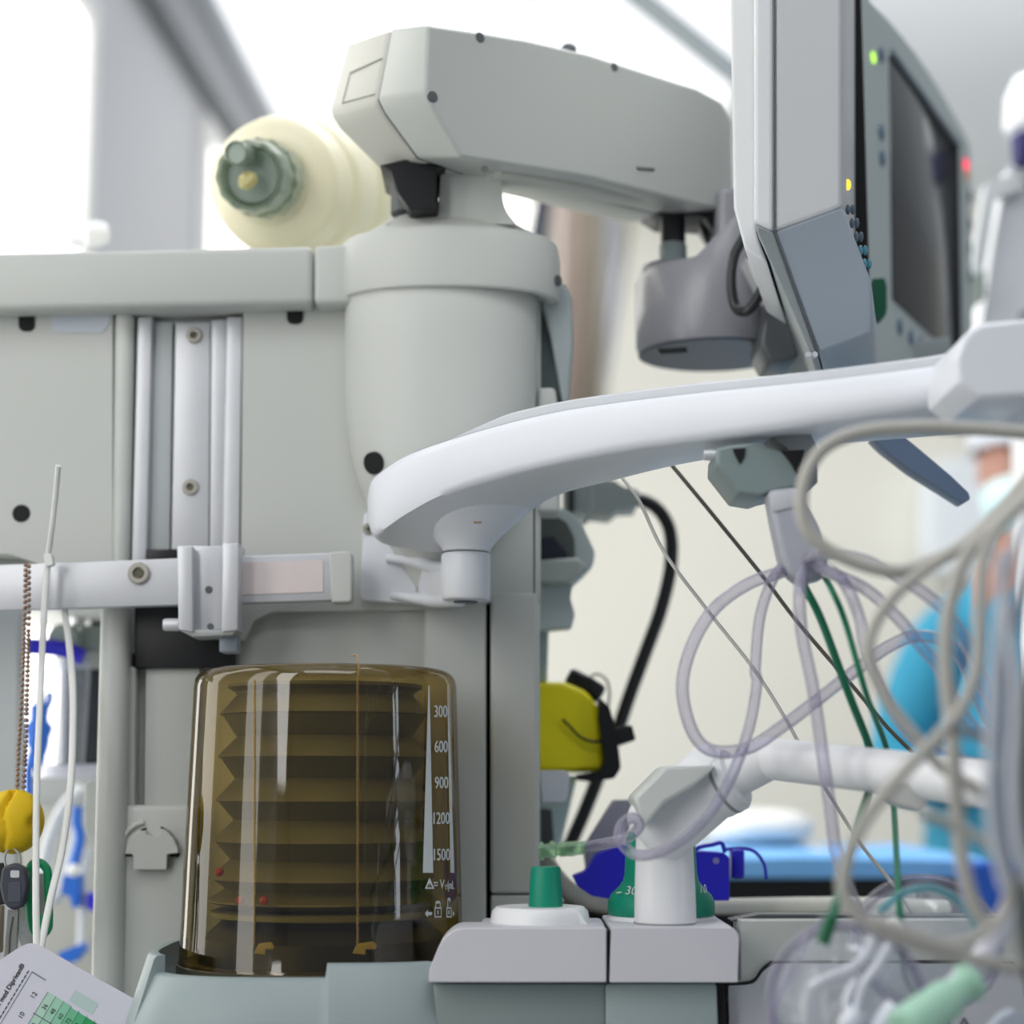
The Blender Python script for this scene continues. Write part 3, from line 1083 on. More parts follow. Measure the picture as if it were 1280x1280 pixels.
slab3('back_cover_chin', bz2, OFF, MONGREY2, m1, .0015)
rh = [at(x, y, M1Y + .03) for x, y in ((909, -200), (945, -200), (945, 290), (960, 330), (950, 324), (931, 312), (917, 259))]
slab3('rear_housing', rh, OFF * .8, plastic('monitor_lit_grey', (222, 224, 226)), m1, .003, 3)  # same painted-in light on the rear strip
# front face: direction along OFF, bezel sliver with black gap
fn = Vector((OFF.y, -OFF.x, 0)).normalized()
Pf = at(1053, 100, M1Y)
for (u0, u1, m_, nm) in ((.12, .14, MONGREY2, 'front_bezel'),):
    pass
bm = bmesh.new()
a0 = Pf + OFF * 1.0 + fn * -.002
pts = [Vector((a0.x, a0.y, at(1060, y, M1Y).z)) for y in (-220, 262)]
q = [pts[0], pts[1], pts[1] + fn * .010, pts[0] + fn * .010]
add_loft(bm, [q, [p + OFF * .1 for p in q]])
link('bezel_gap', bm, SLOT, m1)
# amber lamp and buttons on the sloping front
LED = glow('amber_lamp', (255, 190, 60), 2.2)
o = at(1059, 231, M1Y + .06) + fn * .0005
ball('amber_lamp', o, .0026, LED, m1, (.8, .8, 1.5), 14)
KEYB = plastic('key_grey_blue', (98, 112, 124), .5, .06)
for i in range(5):
    for k in range(2):
        y = 262 + i * 17
        x = 1058 + i * 5.2 + k * 6
        ball('key', at(x, y, M1Y + .025 + k * .03) + fn * .001, .0024, KEYB if i < 3 else plastic('key_teal', (90, 150, 168), .5), m1, (.7, .9, 1.5), 10)
tube('housing_seam', [p + Vector((0, -.0004, 0)) for p in (at(968, -60, M1Y), at(968, 289, M1Y), at(1022, 441, M1Y + .05))], .0006, DKGREY, m1, 6, 1)
for x in (1010, 1018):
    disc('foot_screw', x, 444, M1Y + .02, 4, ALU, m1, .003, 14)

# ------------------------------------------------------------------ monitor 2 (dark screen, beyond)
Q0 = at(1111, 220, 1.52)
qn = Vector((.89, -.45, 0)).normalized()
m2o = thing('patient_monitor', 'large grey monitor with a dark switched-off screen and a small red light', 'monitor', on_plane(1150, 440, Q0, qn))


def onq(pts, off=0.0):
    return [on_plane(x, y, Q0, qn) + qn * off for x, y in pts]


face = [(1076, -40), (1088, 0), (1092, 4), (1110, 22), (1127, 42), (1143, 62), (1158, 84), (1174, 108), (1189, 134), (1203, 160), (1211, 176), (1213.5, 195), (1216.5, 425), (1210, 450), (1076, 470)]
slab3('front_bezel', onq(face), -qn * .07, plastic('front_bezel_grey', (182, 192, 192), .42, .03, 6), m2o, .003, 3)
SCR = plastic('dark_screen', (62, 64, 66), .12, .08, 3, spec=.6)
scr = [(1111, 73), (1194, 187), (1198, 452), (1115, 374)]
slab3('screen', onq(scr, .0012), -qn * .003, SCR, m2o, .0004)
for a, b in (((1111, 72), (1194.5, 186)), ((1194.5, 186), (1198.5, 452))):
    tube('screen_edge', onq([a, b], .0016), .0016, BLACK, m2o, 6, 1)
tube('bezel_groove', onq([(1113, 66), (1150, 118), (1196, 182)], .0005), .004, plastic('groove_blue_grey', (120, 134, 146), .5), m2o, 6, 4)


def dotq(name, x, y, r, mat, sc_=1.0):
    O = on_plane(x, y, Q0, qn)
    return lathe(name, O - qn * .0005, qn, [(0, r), (.002, r * .9), (.0025, .0003)], mat, m2o, 16)


dotq('power_lamp', 1091, 72, .0052, glow('green_lamp', (190, 255, 90), 1.6))
dotq('alarm_lamp', 1207, 206, .0065, glow('red_lamp', (255, 50, 80), 2.0))
dotq('alarm_lamp', 1208, 219, .005, glow('orange_lamp', (230, 150, 90), .6))
for (x, y) in ((1101, 68), (1101, 165), (1102, 197), (1124, 408), (1138, 421), (1150, 429)):
    dotq('button', x, y, .0075, plastic('button_blue_grey', (96, 118, 140), .5, .06))
for y in (245, 280, 310, 345):
    dotq('button', 1212, y, .007, plastic('button_grey', (128, 138, 142), .5, .06))
prism('green_tab', rounded([(1090, 348), (1106, 347), (1109, 358), (1109, 388), (1106, 397), (1091, 397)], 3), 1.40, 1.42, DKGREEN, m2o, .001)
sh = [(1090, 352), (1107, 352), (1107, 392), (1090, 392)]
slab3('screen_stand', [at(x, y, 1.58) for x, y in ((1020, 440), (1190, 420), (1190, 470), (1020, 470))], Vector((0, .1, 0)), MONGREY2, m2o, .003)

# ------------------------------------------------------------------ bracket with post
brk = thing('tray_bracket', 'white moulded bracket with a round pivot post below the tray tip', 'bracket', at(582, 752, 1.27))
prism('mounting_plate', rounded([(455, 640), (560, 640), (612, 660), (612, 752), (540, 756), (450, 750)], [6, 0, 0, 3, 6, 8]), FY - .012, FY + .002, WHITEP, brk, .003, 3)
for x, y in ((461, 661), (528, 736)):
    s = disc('screw', x, y, FY - .0118, 7.5, SCREW, brk, .002, 20)
    for a in (0, 1):
        pts = [(x - 4, y), (x + 4, y)] if a else [(x, y - 4), (x, y + 4)]
        ptube('cross_slot', pts, FY - .0142, .9, SLOT, s, 6, 1)
tube('bracket_ridge', [at(484, 698, FY - .013), at(520, 703, FY - .02), at(545, 710, FY - .035), at(575, 712, 1.27)], [.003, .004, .005, .006], WHITEP, brk, 12)
tube('bracket_ridge', [at(490, 744, FY - .012), at(520, 748, FY - .02), at(545, 751, FY - .035), at(575, 748, 1.27)], [.003, .004, .005, .006], WHITEP, brk, 12)
bm = bmesh.new()
add_loft(bm, [[at(520, 705, FY - .01), at(575, 705, FY - .01), at(575, 750, FY - .01), at(520, 750, FY - .01)],
              [at(562, 704, 1.272), at(602, 704, 1.272), at(602, 748, 1.272), at(562, 748, 1.272)]])
bevel_sharp(bm, .003)
link('bracket_web', bm, WHITEP, brk)
vlathe('pivot_post', 582, 1.27, [(752, 18), (750, 28), (746, 30.5), (696, 30.5), (692, 29)], WHITEP, brk, 48)
vlathe('post_foot', 582, 1.27, [(754, 14), (751, 17), (750, 17)], DKGREY, brk, 32)
vlathe('post_gap', 582, 1.27, [(693, 29), (689, 29)], SLOT, brk, 48)

# ------------------------------------------------------------------ tray
tray = thing('work_tray', 'white curved swing-out work tray sweeping across the front towards the upper right', 'tray', at(582, 690, 1.27))
ST_ = [  # x, top, bottom, Y front, back-bottom x, y, depth
    (459.5, 618, 648, 1.275, 461, 655, .012),
    (463, 602, 662, 1.262, 466, 668, .025),
    (473, 590, 668, 1.250, 480, 680, .04),
    (508, 568, 645, 1.228, 512, 686, .055),
    (556, 550, 620, 1.205, 556, 689, .075),
    (631, 528, 596, 1.18, 628, 664, .10),
    (701, 512, 579, 1.155, 690, 622, .10),
    (772, 501, 565, 1.13, 768, 600, .10),
    (870, 489, 551, 1.10, 868, 577, .10),
    (1006, 475, 532, 1.06, 1003, 559, .10),
    (1146, 458, 511, 1.03, 1143, 547, .10),
    (1200, 449, 500, 1.02, 1200, 543, .10),
    (1310, 431, 484, 1.00, 1310, 534, .10)]
NS = len(ST_)


def interp(col, n=8):
    c = crom([Vector((s[col], 0, 0)) for s in ST_], n)
    return [v.x for v in c]


cols = [interp(i) for i in range(7)]
rings, lips = [], []
for x, t_, b_, Y, bx, by, dp in zip(*cols):
    tp, bt = at(x, t_, Y), at(x, b_, Y)
    H = tp.z - bt.z
    bb = at(bx, by, Y + dp)
    n_ = (bb - bt)
    n_.z = 0
    n_.normalize()
    bk = Vector((bb.x, bb.y, tp.z - .004))
    r = min(.006, H * .3)
    ring = [tp + n_ * r, tp + n_ * r * .3 - Vector((0, 0, r * .3)), tp - Vector((0, 0, r))]
    ring += [tp.lerp(bt, .5) - n_ * .0015]
    ring += [bt + Vector((0, 0, r)), bt + n_ * r * .3 + Vector((0, 0, r * .3)), bt + n_ * r]
    ring += [bb - n_ * .004, bb, bb + Vector((0, 0, .006)), bk]
    rings.append(ring)
    tt = max(0, min(1, (x - 545) / 90))
    hl = (.0005 + .0075 * tt)
    lips.append([tp + n_ * .012 - Vector((0, 0, .003)), tp + n_ * .0125 + Vector((0, 0, hl * .8)), tp + n_ * .0145 + Vector((0, 0, hl)), tp + n_ * max(dp, .02) * .85 + Vector((0, 0, hl)), tp + n_ * max(dp, .02) * .85 - Vector((0, 0, .003))])
bm = bmesh.new()
add_loft(bm, rings)
link('tray_body', bm, WHITEP, tray, 50)
i0 = 24
bm = bmesh.new()
add_loft(bm, lips[i0:])
link('tray_top', bm, plastic('tray_top_grey', (200, 204, 210), .4, .02), tray, 40)
tube('tray_line', [l[0] - Vector((0, .0012, -.003)) for l in lips[i0 + 2:]], .0012, plastic('tray_line_violet', (128, 130, 148), .5), tray, 6, 1)
vlathe('pivot_hub', 583, 1.265, [(690, 27), (689, 29.5), (684, 32), (668, 46), (640, 78), (622, 92)], WHITEP, tray, 48)
ptube('tray_rib', [(706, 594, 1.215), (740, 586, 1.205), (790, 576, 1.19)], 1.2, 3.2, WHITEP, tray)
ptube('tray_mark', [(592, 653, 1.21), (602, 653, 1.21)], 1.2, 1.4, plastic('brown_mark', (150, 116, 84), .6), tray, 6, 1)
prism('tray_end', rounded([(1194, 448), (1204, 420), (1222, 404), (1300, 396), (1300, 496), (1222, 499), (1196, 480)], [4, 8, 8, 0, 0, 4, 4]), .95, 1.02, WHITEP, tray, .006, 3)

# lever under the tray
prism('locking_lever', rounded([(1090, 546), (1128, 544), (1150, 562), (1188, 594), (1211, 616), (1213, 624), (1205, 629), (1188, 618), (1140, 588), (1104, 560)], 3), 1.28, 1.30, plastic('lever_blue_grey', (104, 122, 148), .4, .06, 8), None, .003, 2)
lev = bpy.data.objects['locking_lever']
tag(lev, 'blue grey slanting lever sticking out below the tray', 'lever')

# hanger clip under the tray
hg = thing('tubing_hanger', 'grey clamp with a broad hanging strap holding clear tubes under the tray', 'tubing holder', at(960, 700, 1.09))
prism('clamp_body', rounded([(897, 560), (915, 556), (943, 553), (979, 565), (990, 578), (998, 594), (994, 608), (960, 616), (949, 620), (924, 616), (896, 580)], 3), 1.085, 1.14, plastic('clamp_grey_green', (128, 142, 142), .4, .05, 10), hg, .002)
prism('clamp_side', rounded([(965, 545), (1010, 535), (1022, 560), (1022, 604), (1006, 608), (995, 600), (985, 560)], 2), 1.10, 1.15, plastic('clamp_side_grey', (150, 156, 160), .4, .04), hg, .002)
prism('clamp_gap', [(979, 563), (1006, 562), (998, 592)], 1.084, 1.10, BLACK, hg, .0003)
prism('clamp_slot', [(916, 561), (932, 560), (930, 572), (925, 579), (920, 570)], 1.0835, 1.09, BLACK, hg, .0003)
lathe('clamp_screw', at(888, 569, 1.1), (-1, 0, 0), [(-.006, .003), (0, .0035), (.004, .0032)], ALU, hg, 16)
prism('hanging_strap', rounded([(960, 612), (997, 607), (1010, 628), (1024, 655), (1037, 690), (1032, 722), (1002, 729), (987, 717), (977, 697), (968, 655)], [0, 0, 3, 4, 8, 6, 8, 6, 4, 4]), 1.075, 1.10, plastic('strap_grey', (172, 174, 184), .38, .04, 8), hg, .004, 3)
prism('strap_band', [(963, 616), (997, 611), (1001, 632), (967, 640)], 1.0738, 1.08, plastic('strap_light', (196, 198, 204), .4), hg, .001)

# ------------------------------------------------------------------ valve block of the breathing system
VY = 1.13
vb = thing('valve_block', 'pale lilac and grey green breathing system block with a green cone on top', 'breathing system', at(740, 1280, 1.17))
prism('valve_cover', rounded([(570, 1160), (758, 1160), (758, 1228), (536, 1228), (536.5, 1212), (552, 1175)], [14, 3, 2, 2, 4, 10], 6), VY, VY + .05, LILAC, vb, .004, 3)
prism('valve_cover', rounded([(764, 1160), (918, 1160), (924, 1170), (922, 1228), (762, 1228)], [3, 4, 4, 2, 2]), VY, VY + .11, LILAC, vb, .004, 3)
prism('valve_cover_back', [(600, 1155), (758, 1155), (758, 1200), (600, 1200)], VY + .045, VY + .1, LILAC, vb, .003)
prism('cover_gap', [(756, 1163), (766, 1163), (766, 1227), (756, 1227)], VY + .004, VY + .1, SLOT, vb, 0)
prism('block_body', [(541, 1229.5), (757, 1229.5), (757, 1310), (549, 1310)], VY + .012, VY + .05, plastic('block_grey_green', (136, 148, 147), .42, .03, 6), vb, .002)
prism('block_body', [(757, 1229.5), (896, 1229.5), (899, 1310), (757, 1310)], VY + .010, VY + .11, plastic('block_grey_green_light', (156, 170, 171), .42, .03, 6), vb, .002)
prism('block_gap', [(895, 1229), (906, 1229), (909, 1310), (897, 1310)], VY + .015, VY + .1, SLOT, vb, 0)
vlathe('valve_disc', 675, VY + .05, [(1166, 62), (1154, 61), (1138, 58), (1133, 53)], WHITE2, vb, 56)
prism('valve_lug', rounded([(692, 1140), (722, 1138), (738, 1160), (738, 1166), (690, 1166)], 2), VY + .03, VY + .06, WHITE2, vb, .002)
vlathe('green_cone', 682, VY + .05, [(1140, 21), (1136, 21), (1088, 18.2), (1083.5, 17), (1083, 12)], GREEN, vb, 40)

# pressure limiting dial
dial = thing('pressure_dial', 'teal green flared pressure dial with white numbers behind the white post', 'dial', at(826, 1158, VY + .09))
DYX = VY + .075
vlathe('dial_ring', 826, DYX, [(1166, 66), (1160, 66), (1145, 65), (1143, 62)], WHITE2, dial, 56)
vlathe('dial_cap', 826, DYX, [(1143, 64), (1140, 65), (1126, 64.5), (1118, 61), (1108, 51), (1101, 46), (1092, 44), (1048, 42), (1040, 38)], GREEN, dial, 64)
bm = bmesh.new()
for s, x, y, sz in (('30', 786, 1115, 10), ('10', 874, 1114, 9)):
    tb = text_bm(s, lambda u, v: Vector((u, v, 0)), sz)
    kk_ = mpp(DYX)
    for v in tb.verts:
        X_ = (x + v.co.x * .9 + v.co.y * .35 - 826) * kk_
        rr = (56 - (v.co.y - 4) * .9) * kk_
        yy = DYX - math.sqrt(max(1e-8, rr * rr - X_ * X_)) - .0012
        zz = at(826, y + sz / 2 - v.co.y, DYX - .04).z
        v.co = Vector((at(826, 1100, DYX).x + X_, yy, zz))
    join(bm, tb)
ok_ = link('dial_numbers', bm, PRINT, dial)
ptube('dial_tick', [(771, 1116, DYX - .014), (777, 1115.5, DYX - .018)], DYX, .9, PRINT, dial, 6, 1)

# ------------------------------------------------------------------ white post with elbow and tube arm
PY_ = VY + .035
ba = thing('bag_arm', 'white tubular arm on an upright post with an angular elbow, running to the right', 'tube arm', at(831, 1157, PY_))
vlathe('post', 831, PY_, [(1161, 33), (1157, 36), (1152, 37.5), (1120, 37), (1060, 35), (1030, 34)], WHITE2, ba, 56)
vlathe('post_groove', 831, PY_, [(1155, 37.6), (1152.5, 37.9)], plastic('groove_grey', (140, 142, 146), .5), ba, 56, False, False)
# elbow: block along the rising diagonal, octagonal section
A, B = at(813, 1044, PY_ - .004), at(893, 974, PY_ - .012)
d_ = (B - A).normalized()
s_ = Vector((0, 1, 0))
s_ = (s_ - d_ * s_.dot(d_)).normalized()
u_ = d_.cross(s_)
if u_.z < 0:
    u_ = -u_


def octo(C, a, b, k=.55):
    return [C + s_ * x * a + u_ * y * b for x, y in ((-1, -k), (-k, -1), (k, -1), (1, -k), (1, k), (k, 1), (-k, 1), (-1, k))]


bm = bmesh.new()
k1 = mpp(PY_)
add_loft(bm, [octo(A - d_ * 10 * k1, 33 * k1, 32 * k1), octo(A + d_ * 4 * k1, 41 * k1, 43 * k1), octo(B + d_ * 4 * k1, 41 * k1, 44 * k1), octo(B + d_ * 24 * k1, 31 * k1, 36 * k1)])
bevel_sharp(bm, .003, 3, 20)
link('elbow', bm, WHITE2, ba, 40)
bm = bmesh.new()
hood = [at(x, y, PY_ - .044) for x, y in ((791, 998), (832, 957), (897, 957), (868, 983), (832, 1004), (806, 1034))]
add_loft(bm, [hood, [p + Vector((0, .06, 0)) for p in hood]])
bevel_sharp(bm, .0025)
link('elbow_hood', bm, plastic('hood_grey', (206, 210, 208), .4, .02), ba)
prism('elbow_shadow_gap', [(792, 1000), (800, 1000), (812, 1034), (800, 1036)], PY_ + .0, PY_ + .03, DKGREY, ba, .001)
T0, T1, T2, T3 = at(898, 982, PY_ - .014), at(962, 948, PY_ - .03), at(1110, 965, 1.06), at(1320, 992, .96)
pp = [T0, T0.lerp(T1, .5), T0.lerp(T1, .9), T1, T1.lerp(T2, .12), T1.lerp(T2, .5), T2, T2.lerp(T3, .5), T3]
tube('tube_arm', pp, .0128, WHITE2, ba, 24, 6)
cdir = (T1 - T0).normalized()
lathe('collar', T0, cdir, [(-.006, .019), (-.002, .0205), (.010, .0205), (.013, .018), (.0135, .013)], WHITE2, ba, 40)
lathe('collar_ring', T0 + cdir * .004, cdir, [(0, .0206), (.0012, .0208), (.0024, .0206)], plastic('ring_line_grey', (150, 152, 156), .5), ba, 40, False, False)
prism('arm_lug', rounded([(1112, 978), (1160, 978), (1166, 996), (1150, 1014), (1124, 1008), (1108, 1000)], 4), 1.03, 1.05, plastic('lug_grey', (196, 196, 194), .4), ba, .003)

# ------------------------------------------------------------------ cream drawer unit, lower right
du = thing('drawer_unit', 'cream grey drawer unit beneath the worktop, with a dark outlined drawer front', 'cabinet', at(1100, 1290, 1.25))
DY = 1.16
prism('unit_body', rounded([(926, 1151), (1330, 1150), (1330, 1310), (910, 1310), (910, 1229), (926, 1227)], [3, 0, 0, 0, 0, 2]), DY, DY + .04, BEIGE, du, .003)
prism('drawer_front', rounded([(925, 1232), (943, 1230), (954, 1214), (968, 1205), (1262, 1205), (1274, 1216), (1290, 1300), (912, 1300), (910, 1232)], 3), DY - .003, DY + .01, plastic('drawer_lilac_grey', (188, 190, 196), .42, .03, 6), du, .001)
ptube('drawer_gap', [(906, 1229.5), (932, 1228.5), (944, 1224), (952, 1213), (962, 1204.5), (978, 1202.5), (1100, 1202), (1250, 1202.5), (1268, 1206), (1285, 1220)], DY - .0015, 1.7, SLOT, du, 8, 6)
bm = text_bm('2RA', lambda u, v: at(1186 + u, 1292 - v, DY - .0036), 20, sx=1.25)
link('lettering', bm, plastic('print_grey', (112, 114, 120), .5), du, label='thin grey lettering on the drawer front')
prism('top_slot', [(914, 1150), (950, 1143), (1290, 1145), (1290, 1152), (914, 1152)], DY + .02, DY + .042, DKGREY, du, .001)
b0, b1 = at(912, 1255, DY + .04), at(1330, 1255, DY + .04)
box('lower_body', (b0.x, DY + .03, 0), (b1.x, DY + .3, b0.z), BEIGE, du, .004)

# worktop with thick rim
wt = thing('worktop', 'cream worktop with a thick rounded rim behind the valve block', 'worktop', at(900, 1150, 1.5))
WC = plastic('worktop_cream', (206, 206, 194), .45, .03, 6)
ptube('worktop_rim', [(676, 1070, 1.46), (694, 1097, 1.44), (716, 1118, 1.42), (750, 1131, 1.41), (810, 1136, 1.41), (900, 1136, 1.41), (1050, 1134, 1.41), (1185, 1138, 1.41)], 1.42, 12.5, WC, wt, 16, 8)
prism('worktop_board', [(690, 1128), (1190, 1132), (1190, 1143), (690, 1143)], 1.42, 1.45, WC, wt, .001)
prism('under_gap', [(660, 1144), (1300, 1146), (1300, 1165), (660, 1165)], 1.40, 1.43, SLOT, wt, 0)
# ------------------------------------------------------------------ clear tubes
GT = 'clear tubes looped through the hanger'


def wire(name, label, cat, pix, Y, r, mat, group=None, seg=14, n=8, flat=None):
    o = ptube(name, pix, Y, r, mat, None, seg, n, flat)
    return tag(o, label, cat, group)


wire('clear_tube', 'clear tube making the big round loop left of the hanging strap', 'tube',
     [(1015, 695, 1.12), (981, 713), (935, 730), (893, 761), (865, 807), (853, 859), (865, 913), (890, 938), (935, 935), (978, 908), (1020, 876), (1069, 838), (1111, 808), (1146, 795), (1181, 802), (1203, 824), (1222, 870), (1256, 930), (1340, 1000)], 1.085, 8, TUBE, GT)
wire('clear_tube', 'clear tube running down over the white elbow to the pale green connector', 'tube',
     [(985, 700, 1.10), (966, 724), (950, 771), (944, 835), (946, 855), (936, 911), (914, 971, 1.075), (884, 1020, 1.06), (851, 1050, 1.06), (822, 1066, 1.07), (794, 1068, 1.09), (775, 1050, 1.095), (777, 1031, 1.10), (792, 1022, 1.103), (799, 1034, 1.108), (780, 1049, 1.115), (748, 1056, 1.12), (726, 1060, 1.12)], 1.09, 6.8, TUBE, GT)
wire('clear_tube', 'clear tube hanging nearly straight down in front of the white tube arm', 'tube',
     [(1010, 690, 1.11), (1000, 733), (1002, 789), (1016, 859), (1027, 935), (1037, 1006), (1048, 1076), (1074, 1142), (1098, 1190)], 1.05, 7.8, TUBE, GT)
wire('clear_tube', 'clear tube arching from the strap over to the right into the cable bundle', 'tube',
     [(1005, 700, 1.1), (1024, 692), (1058, 695), (1094, 706), (1146, 735), (1181, 764), (1212, 810), (1236, 870), (1270, 930), (1340, 990)], 1.02, 8, TUBE, GT)
wire('clear_tube', 'clear tube slanting right below the arching tube from the strap', 'tube',
     [(1010, 705, 1.1), (1048, 720), (1083, 737), (1122, 772), (1150, 806), (1175, 836), (1195, 880), (1240, 930), (1340, 975)], 1.03, 8, TUBE, GT)
wire('clear_tube', 'short clear tube between the strap and the curve of grey cable', 'tube',
     [(1030, 705, 1.1), (1055, 728), (1074, 771), (1084, 820), (1112, 880), (1140, 920), (1172, 940), (1240, 960), (1340, 965)], 1.03, 7.5, TUBE, GT)
# pale green luer connector
lu = thing('tube_connector', 'pale green clear connector ending the thin tube beside the machine panel', 'connector', at(700, 1064, 1.12))
LUER = clear('pale_green_clear', (206, 232, 208), (150, 190, 156), .25, .8, .1)
lax = (at(727, 1060, 1.12) - at(676, 1064, 1.12)).normalized()
l0 = at(673, 1064, 1.12)
kq = mpp(1.12)
lathe('connector_hub', l0, lax, [(0, 7 * kq), (1 * kq, 11 * kq), (6 * kq, 11 * kq), (7 * kq, 8 * kq), (14 * kq, 8 * kq), (15 * kq, 11 * kq), (20 * kq, 11 * kq), (22 * kq, 7 * kq), (34 * kq, 8 * kq)], LUER, lu, 20)
lathe('connector_sleeve', l0, lax, [(26 * kq, 9 * kq), (58 * kq, 8 * kq), (59 * kq, 4 * kq)], LUER, lu, 20)

# green cords and thin wires
GG = plastic('green_cord', (10, 104, 74), .45, .08, 30)
c1 = thing('green_cord', 'thick dark green cord hanging from the strap, ending in a green ferrule', 'cord', at(1030, 1180, 1.08))
ptube('cord', [(1000, 722, 1.10), (1008, 738), (1027, 776), (1062, 870), (1087, 934, 1.09), (1092, 962, 1.10), (1086, 990, 1.09), (1072, 1030, 1.05), (1060, 1075, 1.02), (1046, 1128, .95), (1037, 1160, .92)], 1.075, 5.2, GG, c1, 12, 8)
ptube('ferrule', [(1040, 1146), (1035, 1160), (1028, 1180)], .92, 8, plastic('ferrule_green', (4, 96, 60), .35, .06), c1, 14, 4)
wire('green_cord', 'thin green cord hanging past the white arm down to the mask', 'cord',
     [(1030, 720, 1.10), (1040, 738), (1056, 776), (1083, 868), (1108, 935, 1.11), (1116, 992, 1.11), (1121, 1076, 1.06), (1126, 1164, 1.0), (1132, 1222), (1150, 1250)], 1.04, 3.8, plastic('green_cord_bright', (12, 116, 84), .45, .08, 30), None)
wire('thin_wire', 'thin dark wire slanting down behind the clear tubes from the tray', 'wire',
     [(836, 577, 1.26), (880, 630), (950, 716), (999, 780), (1073, 866), (1110, 910), (1142, 942)], 1.25, 2.6, plastic('dark_wire', (92, 88, 80), .5, .08), None, 8)
wire('thin_wire', 'thin white wire slanting down from the tray to the mask', 'wire',
     [(774, 592, 1.27), (800, 628, 1.24), (830, 690), (886, 765), (942, 836), (981, 897), (1010, 950), (1041, 1000), (1076, 1055), (1118, 1108), (1140, 1140), (1163, 1172)], 1.2, 2.3, plastic('white_wire', (204, 202, 196), .5, .05), None, 8)

# grey monitor cables in the foreground
GC = 'grey monitoring cables in the foreground'
wire('monitor_cable', 'grey cable making the large open curve just below the tray', 'cable',
     [(1330, 546), (1280, 541), (1210, 536), (1146, 534), (1076, 540), (1028, 562), (1004, 606), (1006, 655), (1040, 690), (1118, 714), (1181, 695), (1225, 664), (1275, 612), (1330, 540)], .90, 9, CABLE, GC)
wire('monitor_cable', 'grey cable curving round to the left beside the green cords', 'cable',
     [(1330, 560), (1270, 628), (1220, 672), (1146, 720), (1108, 757), (1089, 792), (1086, 820), (1094, 848), (1112, 880), (1146, 922), (1172, 955), (1210, 980), (1260, 1010), (1330, 1060)], .86, 7.5, CABLE, GC)
wire('monitor_cable', 'grey cable hanging straightest, left of the two upright ones', 'cable',
     [(1330, 575), (1260, 640), (1212, 690), (1190, 745), (1182, 800), (1184, 860), (1190, 920), (1196, 1006), (1203, 1076), (1217, 1130), (1240, 1165)], .82, 9.5, CABLE, GC)
wire('monitor_cable', 'grey cable sweeping from the right edge down left and back under the mask', 'cable',
     [(1330, 590), (1262, 645), (1232, 690), (1225, 760), (1222, 830), (1203, 884), (1174, 920), (1129, 966), (1083, 1022), (1058, 1076), (1056, 1120), (1084, 1153), (1139, 1178), (1210, 1198), (1330, 1220)], .80, 8.5, CABLE, GC)
wire('monitor_cable', 'grey cable lying lowest, crossing from the mask to the right edge', 'cable',
     [(1095, 1150), (1150, 1172), (1190, 1182), (1240, 1160), (1262, 1110), (1240, 1060), (1190, 1030), (1150, 1015)], .78, 7, CABLE, GC)
SIL2 = plastic('silver_grey_hose', (184, 188, 198), .35, .08, 20)
SIL3 = plastic('silver_hose_blue', (150, 158, 172), .35, .08, 20)
DKH = plastic('dark_hose', (84, 90, 90), .4, .08, 20)
wire('monitor_hose', 'pale silver grey hose leftmost in the bundle at the right edge', 'hose',
     [(1330, 600), (1284, 652), (1256, 726), (1246, 800), (1240, 880), (1236, 960), (1240, 1040), (1256, 1110)], .74, 6.5, SIL2)
wire('monitor_hose', 'blue grey hose second from the left in the right edge bundle', 'hose',
     [(1340, 620), (1298, 680), (1272, 760), (1258, 840), (1256, 920), (1250, 1000), (1262, 1080)], .745, 8, SIL3)
wire('monitor_hose', 'pale silver grey hose crossing over to the right within the right edge bundle', 'hose',
     [(1250, 690), (1256, 760), (1268, 830), (1270, 900), (1266, 980), (1274, 1060), (1300, 1120)], .73, 7, SIL2)
wire('monitor_hose', 'grey hose with a low bend across the bundle near the white tube end', 'hose',
     [(1188, 905), (1208, 916), (1236, 922), (1270, 932), (1330, 930)], .78, 6.5, plastic('mid_grey_hose', (120, 122, 122), .4, .08, 20))
wire('monitor_hose', 'dark grey hose at the very right edge', 'hose',
     [(1340, 720), (1300, 800), (1286, 880), (1282, 960), (1282, 1060), (1278, 1140), (1290, 1220)], .76, 10, DKH)

# ------------------------------------------------------------------ clear masks
def mask(name, label, px, py, Y, rx, ry, tilt, depth, parts):
    k = mpp(Y)
    C = at(px, py, Y)
    t = thing(name, label, 'breathing mask', C)
    X = Vector((math.cos(tilt), -.25, math.sin(tilt))).normalized()
    Z = Vector((-math.sin(tilt), 0, math.cos(tilt)))
    Z = (Z - X * Z.dot(X)).normalized()
    D = X.cross(Z)
    if D.y > 0:
        D = -D
    rings = []
    for (s, d) in ((1.08, -.03), (1.1, .02), (1.0, .05), (.96, .18), (.86, .42), (.68, .68), (.42, .9), (.2, 1.0)):
        ring = []
        for i in range(48):
            a = 2 * math.pi * i / 48
            wv = 1 - .16 * max(0, math.sin(a)) ** 3 * (1 if s > .5 else 0)
            ring.append(C + X * math.cos(a) * rx * k * s * wv + Z * math.sin(a) * ry * k * s + D * depth * d)
        rings.append(ring)
    bm = bmesh.new()
    add_loft(bm, rings, False, False)
    sh = link('mask_shell', bm, CLEARW, t, 60)
    rim = [C + X * math.cos(2 * math.pi * i / 32) * rx * k * 1.08 + Z * math.sin(2 * math.pi * i / 32) * ry * k * 1.08 for i in range(33)]
    tube('mask_cushion', rim, 6.5 * k, TUBE, t, 10, 2)
    tip = C + D * depth
    return t, C, X, Z, D, k


